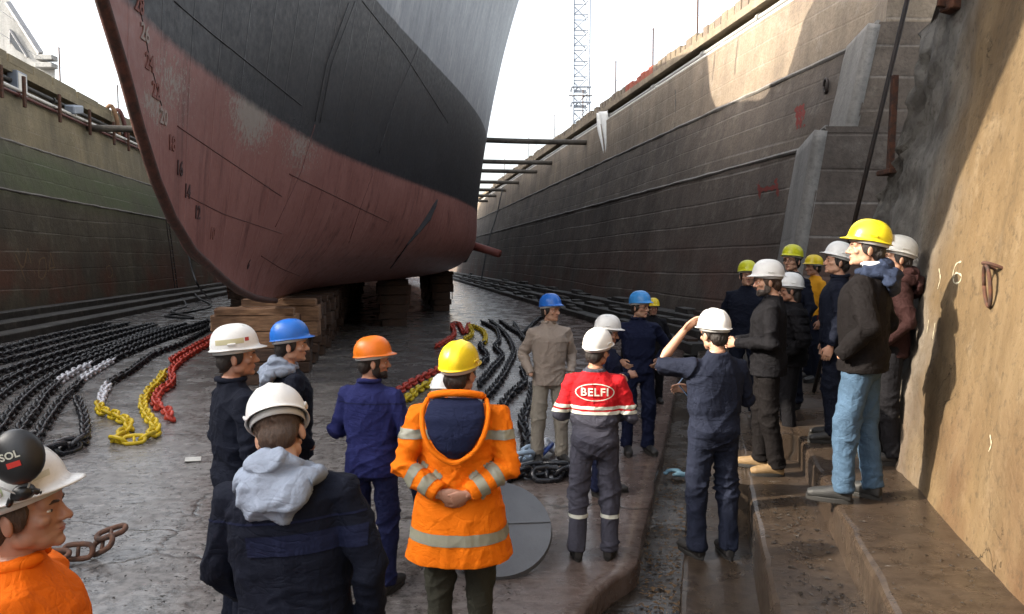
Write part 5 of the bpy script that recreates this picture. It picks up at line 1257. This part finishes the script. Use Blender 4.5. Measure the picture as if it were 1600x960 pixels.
def conform(d, me, cz, cy_from, off, name, mat, cx=0.):
    """lay flat artwork (x right, y up as seen from behind) on the back of a garment"""
    bm0 = BM(); bm0.from_mesh(d['me']); bv = BVHTree.FromBMesh(bm0); bm0.free()
    bm = BM(); bm.from_mesh(me); bmesh.ops.triangulate(bm, faces=bm.faces); bmesh.ops.subdivide_edges(bm, edges=[e for e in bm.edges if e.calc_length() > .015], cuts=2, use_grid_fill=True)
    R3 = d['R3']
    for v in bm.verts:
        o = d['T']((v.co.x + cx, -.6, cz + v.co.y)); h = bv.ray_cast(o, R3 @ Vector((0, 1, 0)))
        v.co = (h[0] if h[0] is not None else o) + R3 @ Vector((0, -off, 0))
    return obj(name, bm, mat, d['gar'], False)
def at(px, Y, z=0.): return Vector(((px - 800) / F * Y, Y, z))
rad = math.radians
def patch_rect(d, x0, x1, z0, z1, side, mat, name, off=.005):
    R3 = d['R3']; T = d['T']; I = d['MT'].inverted(); X = R3 @ Vector((1, 0, 0)); Z = R3 @ Vector((0, 0, 1))
    def pr(c):
        q = I @ c; return x0 < q.x < x1 and z0 < q.z < z1 and (q.y > .03 if side == 'front' else q.y < -.03) and abs(q.y) < .19
    bm = sideband(d['me'], [(T((x0, 0, 0)), X), (T((x1, 0, 0)), X), (T((0, 0, z0)), Z), (T((0, 0, z1)), Z)], pr, off)
    if len(bm.faces): obj(name, bm, mat, d['gar'], True)
    else: bm.free()
navy = cloth('navy', hexc('#161c36')); navy2 = cloth('navy_dark', hexc('#0e1322')); violet = cloth('navy_violet', hexc('#23285a')); black = cloth('black', hexc('#121115')); softblack = cloth('soft_black', hexc('#0f0b0c')); grey_hood = cloth('grey_marl', hexc('#8d97a8')); orange = cloth('hi_vis_orange', (.88, .19, .004, 1), var=.2); orange2 = cloth('orange_overall', (.82, .15, .003, 1), var=.25)
beige = cloth('beige_shirt', hexc('#a4968a')); beige2 = cloth('beige_trousers', hexc('#989083')); greycov = cloth('grey_coverall', hexc('#44444f')); red = cloth('red_yoke', (.50, .012, .018, 1), var=.2); olive = cloth('olive_trousers', hexc('#3a3a32')); jeans = cloth('jeans', hexc('#465d74'), var=.8); dkjeans = cloth('dark_jeans', hexc('#2d4664')); brown = cloth('brown_hoodie', hexc('#2c1716')); vest = cloth('amber_vest', (.62, .28, .015, 1)); maroon = cloth('maroon', hexc('#6b1f1c')); steelnavy = cloth('worn_navy', hexc('#1b2030')); quilt = cloth('quilted_navy', hexc('#1c2340')); slate = cloth('slate_hood', hexc('#2a3348'))

# 1 foreground left, orange overall, ear defenders on the hat
d = person(at(24, 1.86), rad(-72), 1.655, 'man at bottom left in orange overalls with ear defenders on his white hard hat', 1.02, orange2, navy, 'white', 'full', arms=('down', 'down'), head=(rad(-6), rad(8), 0), hat_tilt=-9, collar='flap', amp=.02, seed=1, hair='brown', skin='a')
HT = d['HTM']
mf = BM(); ball(mf, (.122, .092, .100), (.036, .064, .072), (0, -.15, 0), 22); mf.transform(HT); muff = obj('ear_defender', mf, BLKP, d['root'], True)
mf = BM(); tube(mf, [(.120, .10, .075), (.125, .10, .03), (.112, .075, .004)], .0025, 6); tube(mf, [(.130, .0, .07), (.125, .04, .03), (.118, .06, .004)], .0025, 6); mf.transform(HT); obj('wire_arm', mf, STRAP, muff, True)
mf = BM(); loft(mf, [(Vector((.100, .065, .006)), Vector((0, .030, 0)), Vector((0, 0, .022))), (Vector((.122, .065, .006)), Vector((0, .024, 0)), Vector((0, 0, .017)))], 16); tube(mf, [(.112, .028, -.012), (.114, .038, .0)], .008, 8); tube(mf, [(.106, .1, -.006), (.110, .092, .002)], .008, 8); mf.transform(HT); obj('slot_mount', mf, BLKP, muff, True)
for s, z, sz, col in (('SOL', .112, .026, REFL_W),):
    tm = text_mesh(s, sz, .0004, .0006); tm.transform(HT @ Matrix.Translation((.1595, .092, z)) @ Matrix(((0, 0, 1, 0), (1, 0, 0, 0), (0, 1, 0, 0), (0, 0, 0, 1)))); o = link_mesh('lettering', tm, col, muff, False)
mf = BM(); box(mf, (.1580, .094, .088), (.003, .032, .014)); mf.transform(HT); obj('red_label', mf, m_paint('label_red', (.55, .03, .02, 1), .5), muff)

hat_patch(d, -.05, .02, .012, .034, 1, m_paint('reflective_green', (.50, .58, .36, 1), .5)); hat_patch(d, .085, .115, .02, .036, 1, REFL_W)
# 2 white hat, navy coverall, left
d = person(at(366, 4.15), rad(-52), 1.765, 'man in navy coverall and white hard hat standing left of the blue hard hat', 1.02, navy2, None, 'white', 'full', cover=True, arms=('front', 'down'), head=(rad(-22), rad(3), 0), collar='flap', seed=2, hat_tilt=-3)
hat_patch(d, -.09, .06, .022, .050, 1, m_paint('sticker_cream', (.55, .50, .30, 1), .5)); hat_patch(d, .065, .085, .03, .05, 1, m_paint('sticker_red', (.4, .03, .03, 1), .5))
# 3 blue hat, grey hood
d = person(at(452, 4.95), rad(-62), 1.735, 'man in dark jacket with grey hood and bright blue hard hat, left group', 1.0, navy2, navy2, 'blue', 'plain', arms=('pocket', 'pocket'), head=(rad(-18), rad(2), 0), hood=grey_hood, seed=3, collar=False, skin='b', hands=(False, False))
# 4 foreground back, bowed head
d = person(at(456, 2.5), rad(-4), 1.72, 'man seen from behind with bowed head, white hard hat and grey hood over navy jacket', 1.06, navy2, navy2, 'white', 'full', arms=('down', 'relax'), head=(rad(10), rad(-30), rad(-11)), lean=.07, roll=-.09, hood=grey_hood, seed=4, collar=False, skin='b', bulk=.45, hat_tilt=2, hair='brown', hem=.80)
patch_rect(d, -.10, .30, 1.215, 1.285, 'back', navy, 'yoke_panel', .004); patch_rect(d, -.30, .30, 1.322, 1.330, 'back', navy, 'yoke_seam', .003)
# 5 orange hat, violet-blue work suit
d = person(at(578, 4.75), rad(-14), 1.645, 'bearded man in violet-navy work shirt and orange hard hat', 1.02, violet, cloth('navy_work_trousers', hexc('#191e40')), 'orange', 'plain', arms=('front', 'front'), head=(rad(-62), rad(0), 0), beard='dark', seed=5, collar='flap', hem=.84)
patch_rect(d, -.3, .3, 1.345, 1.352, 'back', cloth('navy_work_trousers', hexc('#191e40')), 'yoke_seam', .003)
# 6 orange hi-vis parka
d6 = d = person(at(716, 3.9), rad(-3), 1.70, 'stout man in orange high-visibility parka and yellow hard hat, hands clasped behind his back', 1.04, orange, olive, 'yellow', 'ridge', arms=('behind', 'behind'), head=(rad(-20), rad(3), 0), seed=6, hem=.62, bulk=.7, flare=.17, amp=.03, collar=True,
               hands=(((-1, -.15, -.35), (0, 1, .2)), ((1, -.05, -.15), (0, 1, -.2))), curl=(.5, .5))
for i in (0, 1):
    arm_band(d, i, .22, .42, REFL); arm_band(d, i, .58, .78, REFL)
torso_band(d, .735, .795, REFL); patch_rect(d, -.36, -.13, 1.285, 1.335, 'back', REFL, 'reflective_stripe'); patch_rect(d, .13, .36, 1.285, 1.335, 'back', REFL, 'reflective_stripe')
T = d['T']
bm = BM(); loft(bm, [(T((0, -.19, 1.20)), Vector((.035, 0, 0)), Vector((0, .025, 0))), (T((0, -.205, 1.25)), Vector((.095, 0, 0)), Vector((0, .04, 0))), (T((0, -.200, 1.33)), Vector((.145, 0, 0)), Vector((0, .05, 0))), (T((0, -.175, 1.42)), Vector((.165, 0, 0)), Vector((0, .06, 0))), (T((0, -.13, 1.485)), Vector((.15, 0, 0)), Vector((0, .06, 0))), (T((0, -.10, 1.505)), Vector((.11, 0, 0)), Vector((0, .04, 0)))], 26)
hm_ = remesh(bm, .009, 3); wrinkle(hm_, .012, 33, []); hd = link_mesh('hood', hm_, quilt, d['root'])
bm = BM(); pts = [T((.16, -.08, 1.495)), T((.176, -.15, 1.44)), T((.160, -.215, 1.34)), T((.105, -.235, 1.245)), T((0, -.228, 1.185)), T((-.105, -.235, 1.245)), T((-.160, -.215, 1.34)), T((-.176, -.15, 1.44)), T((-.16, -.08, 1.495))]
tube(bm, smooth_path(pts, 40), .015, 8); m_ = remesh(bm, .006, 1); wrinkle(m_, .006, 12, []); link_mesh('hood_rim', m_, orange, hd)
bm = BM(); tube(bm, smooth_path([T((.14, -.08, 1.515)), T((.07, -.125, 1.535)), T((0, -.14, 1.54)), T((-.07, -.125, 1.535)), T((-.14, -.08, 1.515))], 20), .02, 8); obj('hood_collar', bm, orange, hd, True)
patch_rect(d, -.008, .006, .64, 1.17, 'back', orange, 'back_seam', .005)
# 7 beige
d = person(P(858, 722), rad(190), 1.775, 'man in beige work shirt and trousers with a blue hard hat, hands in pockets', 1.0, beige, beige2, 'blue', 'plain', arms=('pocket', 'pocket'), head=(rad(34), rad(2), 0), seed=7, collar='flap', hands=(False, False), hem=.84, skin='b', feet=((.13, .02), (-.13, .05)))
for s in (-1, 1): patch_rect(d, s * .10 - .055, s * .10 + .055, 1.20, 1.33, 'front', beige, 'chest_pocket', .006); patch_rect(d, s * .10 - .058, s * .10 + .058, 1.295, 1.335, 'front', beige, 'pocket_flap', .011)
patch_rect(d, -.014, .014, .86, 1.45, 'front', beige, 'placket', .005)
# 8 red and grey coverall with lettering
d8 = d = person(P(928, 872), rad(-8), 1.645, 'person from behind in grey coverall with red back lettered in white', 1.03, greycov, None, 'white', 'ridge', cover=True, arms=('front', 'front'), head=(rad(-30), rad(2), rad(4)), seed=8, collar=True, hat_tilt=-8, feet=((.12, .03), (-.13, -.02)), waist=greycov)
torso_band(d, 1.205, 1.475, red, 'red_yoke', .003, arms_too=True); torso_band(d, 1.195, 1.220, REFL_W, off=.006, side='back', arms_too=True); torso_band(d, 1.155, 1.180, REFL_W, off=.005, side='back', arms_too=True); torso_band(d, 1.180, 1.195, red, 'red_band', .004, side='back', arms_too=True)
leg_band(d, .335, .365, REFL_W)
tm = text_mesh('BELFI', .082, 0, .0018, 1.12); tm.transform(Matrix.Diagonal((1.04, 1, 1, 1))); conform(d, tm, 1.328, 0, .011, 'lettering', REFL_W)
for s in (-1, 1): patch_rect(d, s * .085 - .05, s * .085 + .05, .80, .93, 'back', greycov, 'back_pocket', .005)
bm = BM(); n = 56
ro = [bm.verts.new((.148 * math.cos(2 * math.pi * k / n), .066 * math.sin(2 * math.pi * k / n), 0)) for k in range(n)]; ri = [bm.verts.new((.140 * math.cos(2 * math.pi * k / n), .059 * math.sin(2 * math.pi * k / n), 0)) for k in range(n)]
for k in range(n): bm.faces.new((ro[k], ro[(k + 1) % n], ri[(k + 1) % n], ri[k]))
tmp = bpy.data.meshes.new('ring'); bm.to_mesh(tmp); bm.free(); conform(d, tmp, 1.328, 0, .010, 'oval_border', REFL_W)
bm = BM(); tube(bm, [(.02, .13, .085), (.06, .125, .06), (.105, .06, .03)], .0022, 5); bm.transform(d['HTM']); obj('goggle_cord', bm, BLKP, d['hat'], True)
hat_patch(d, -.05, -.02, .05, .08, -1, m_paint('sticker_blue', (.05, .12, .4, 1), .5))
# 9 arms crossed behind
d = person(at(946, 6.75), rad(-118), 1.635, 'man with crossed arms in navy and white hard hat, half hidden behind the red-backed coverall', 1.0, navy, None, 'white', 'full', cover=True, arms=('crossed', 'crossed'), head=(rad(22), rad(-8), 0), seed=9, collar='flap', beard=None)
# 10 blue hat, hands on hips
d = person(P(996, 708), rad(188), 1.79, 'tall man in navy coverall and light blue hard hat, hands on hips, facing the camera', 1.0, navy, None, 'blue_l', 'plain', cover=True, arms=('hips', 'hips'), head=(rad(30), rad(0), 0), seed=10, collar='flap', beard=None, skin='b', glasses=True, hands=(((-.5, .8, -.5), (-1, 0, 0)), ((.5, .8, -.5), (1, 0, 0))))
patch_rect(d, .05, .15, 1.21, 1.32, 'front', navy, 'chest_pocket', .006); patch_rect(d, -.15, -.05, 1.21, 1.32, 'front', navy, 'chest_pocket', .006)
# 11 and 22 far pair
d = person(at(1021, 11.2), rad(175), 1.565, 'small distant figure in dark jacket and yellow hard hat behind the tall man', .95, black, black, 'yellow', 'plain', near_=False, seed=11, hair='brown', shadow_hair=.03)
d = person(at(1000, 10.2), rad(150), 1.56, 'figure in jeans and white hard hat mostly hidden behind the tall man in navy', .95, softblack, dkjeans, 'white', 'plain', near_=False, seed=12, boots=BOOT_TAN)
# 12 raised arm
d = person(P(1112, 872, ZS), rad(14), 1.74, 'man in worn navy coverall raising one bare forearm to his white hard hat', 1.05, steelnavy, None, 'white', 'full', cover=True, arms=(((.275, .03, 1.13), (-.05, .26, 1.18)), ((.36, .17, 1.385), (.165, .155, 1.635))), head=(rad(8), rad(-4), 0), seed=13, collar=True, sleeve=(1, .95),
           hands=(True, ((.75, -.15, .75), (.35, -.75, -.2))), curl=(.5, .35), skin='b', feet=((.12, .0), (-.10, .06)), waist=steelnavy, amp=.026)
for s in (-1, 1): patch_rect(d, s * .085 - .05, s * .085 + .05, .80, .935, 'back', steelnavy, 'back_pocket', .005)
patch_rect(d, -.3, .3, 1.345, 1.351, 'back', steelnavy, 'yoke_seam', .004)
bm = BM(); box(bm, (0, 0, 0), (.075, .009, .15), None, .003); ph = empty('mobile_phone', D(1072, 607, 5.42)); ph.rotation_euler = (rad(-20), rad(-35), rad(40)); tag(ph, 'pale blue mobile phone held out in front of the raised-arm man', 'phone')
obj('phone_body', bm, m_paint('phone_blue', (.22, .34, .55, 1), .25), ph); bm = BM(); box(bm, (0, -.0055, 0), (.066, .002, .138), None, .0); obj('phone_screen', bm, M['glass'], ph)
# 13 bearded man in black jacket, tan boots
d = person(P(1196, 738, Z1), rad(72), 1.735, 'grey-bearded man in black jacket and tan boots, white hard hat, hands joined in front', 1.06, black, softblack, 'white', 'full', arms=('front', 'front'), head=(rad(8), rad(-4), 0), beard='grey', seed=14, boots=BOOT_TAN, hem=.84, bulk=.15, feet=((.12, .07), (-.10, -.06)), skin='b', hair='brown')
# 14 lime hat, far left of the right group
d = person(at(1167, 8.3, Z1), rad(158), 1.73, 'man in navy jacket and lime hard hat at the left end of the step group', 1.05, navy2, navy2, 'lime', 'plain', near_=True, seed=15, head=(rad(12), rad(3), 0), arms=('pocket', 'pocket'), hands=(False, False), skin='b')
# 15 lime hat with glasses
d = person(at(1236, 7.7, Z2), rad(112), 1.665, 'man in glasses and lime hard hat at the back of the step group', 1.0, navy2, navy2, 'lime', 'plain', near_=True, seed=16, head=(rad(18), rad(4), 0), glasses=True, skin='b')
# 16 puffer
d = person(at(1236, 6.95, Z1), rad(78), 1.615, 'person in black quilted jacket, glasses and white hard hat behind the bearded man', 1.08, black, black, 'white', 'full', arms=('pocket', 'pocket'), seed=17, bulk=.8, glasses=True, hands=(False, False), amp=.014, hair='dark', shadow_hair=.03)
for z in np.arange(.93, 1.42, .075): torso_band(d, z, z + .05, black, 'quilt_baffle', .014, arms_too=True)
# 17 amber vest
d = person(at(1271, 9.4, Z2), rad(100), 1.575, 'distant person in amber vest over maroon shirt with a yellow hard hat', 1.0, vest, navy2, 'yellow', 'plain', near_=False, seed=18, arms=('down', 'down'))
for i in (0, 1): arm_band(d, i, -.9, .95, maroon, 'sleeve', .004)
# 18 clean shaven man looking up
d = person(P(1299, 688, Z2), rad(70), 1.655, 'young man in navy coverall and pale hard hat looking up, right of the amber vest', .98, navy2, None, 'white', 'full', cover=True, arms=('down', 'down'), head=(rad(12), rad(10), 0), seed=19, collar='flap', skin='b', hat_tilt=-8)
# 19 jeans
d = person(P(1342, 782, Z2), rad(52), 1.75, 'man in light blue jeans and dark brown softshell with a lettered bright yellow hard hat', 1.03, softblack, jeans, 'lime', 'full', arms=('pocket', 'pocket'), head=(rad(22), rad(6), 0), hood=slate, seed=20, collar=True, hat_mat=m_paint('hard_hat_bright_yellow', (.72, .60, .02, 1), .25, .1, .05), boots=BOOT_GREY, feet=((.10, -.03), (-.12, .10)), hands=(False, False), skin='b', bulk=.35, hem=.85)
T = d['T']; bm = BM(); tube(bm, [T((.085 * math.sin(a), -.03 - .08 * math.cos(a), 1.525)) for a in np.linspace(-1.9, 1.9, 15)], .020, 10); obj('pale_hood_lining', bm, cloth('pale_lining', hexc('#c9ccd2')), d['root'], True)
tm = text_mesh('CAP', .044, .0008, .0014); HT = d['HTM']; a = rad(-58); c, s = math.cos(a), math.sin(a); nn = Vector((c / .108, s / .132, .35 / .128)).normalized(); pos = Vector((.108 * c * .985, .132 * s * .985, .036)) + nn * .006; rt = Vector((0, 0, 1)).cross(nn).normalized(); up = nn.cross(rt)
mx = HT @ Matrix.Translation(pos) @ Matrix((rt, up, nn)).transposed().to_4x4()
bm = BM(); box(bm, (0, 0, 0), (.098, .044, .003)); bm.transform(mx); obj('sticker', bm, m_paint('sticker_white', (.8, .8, .8, 1), .4), d['hat']); tm.transform(mx @ Matrix.Translation((0, 0, .0025))); link_mesh('lettering', tm, m_paint('letter_maroon', (.10, .02, .05, 1), .5), d['hat'], False)
# 20 brown hoodie against the wall
d = person(P(1384, 722, Z2), rad(70), 1.685, 'man in brown hooded top leaning by the sunlit wall, off-white hard hat', 1.0, brown, black, 'dirty', 'full', arms=('pocket', 'pocket'), head=(rad(10), rad(8), 0), hood=brown, seed=21, collar=False, lean=-.05, hands=(False, False), skin='b', feet=((.10, .10), (-.10, .0)), hat_tilt=-8)
# 21 crouching, only the hat shows
d = person(at(672, 5.3), rad(-10), 1.66, 'crouching person whose white hard hat alone shows beside the orange parka collar', 1.0, navy, navy, 'white', 'full', arms=('front', 'front'), lean=.55, crouch=.33, seed=22, near_=False, head=(0, rad(-20), 0))
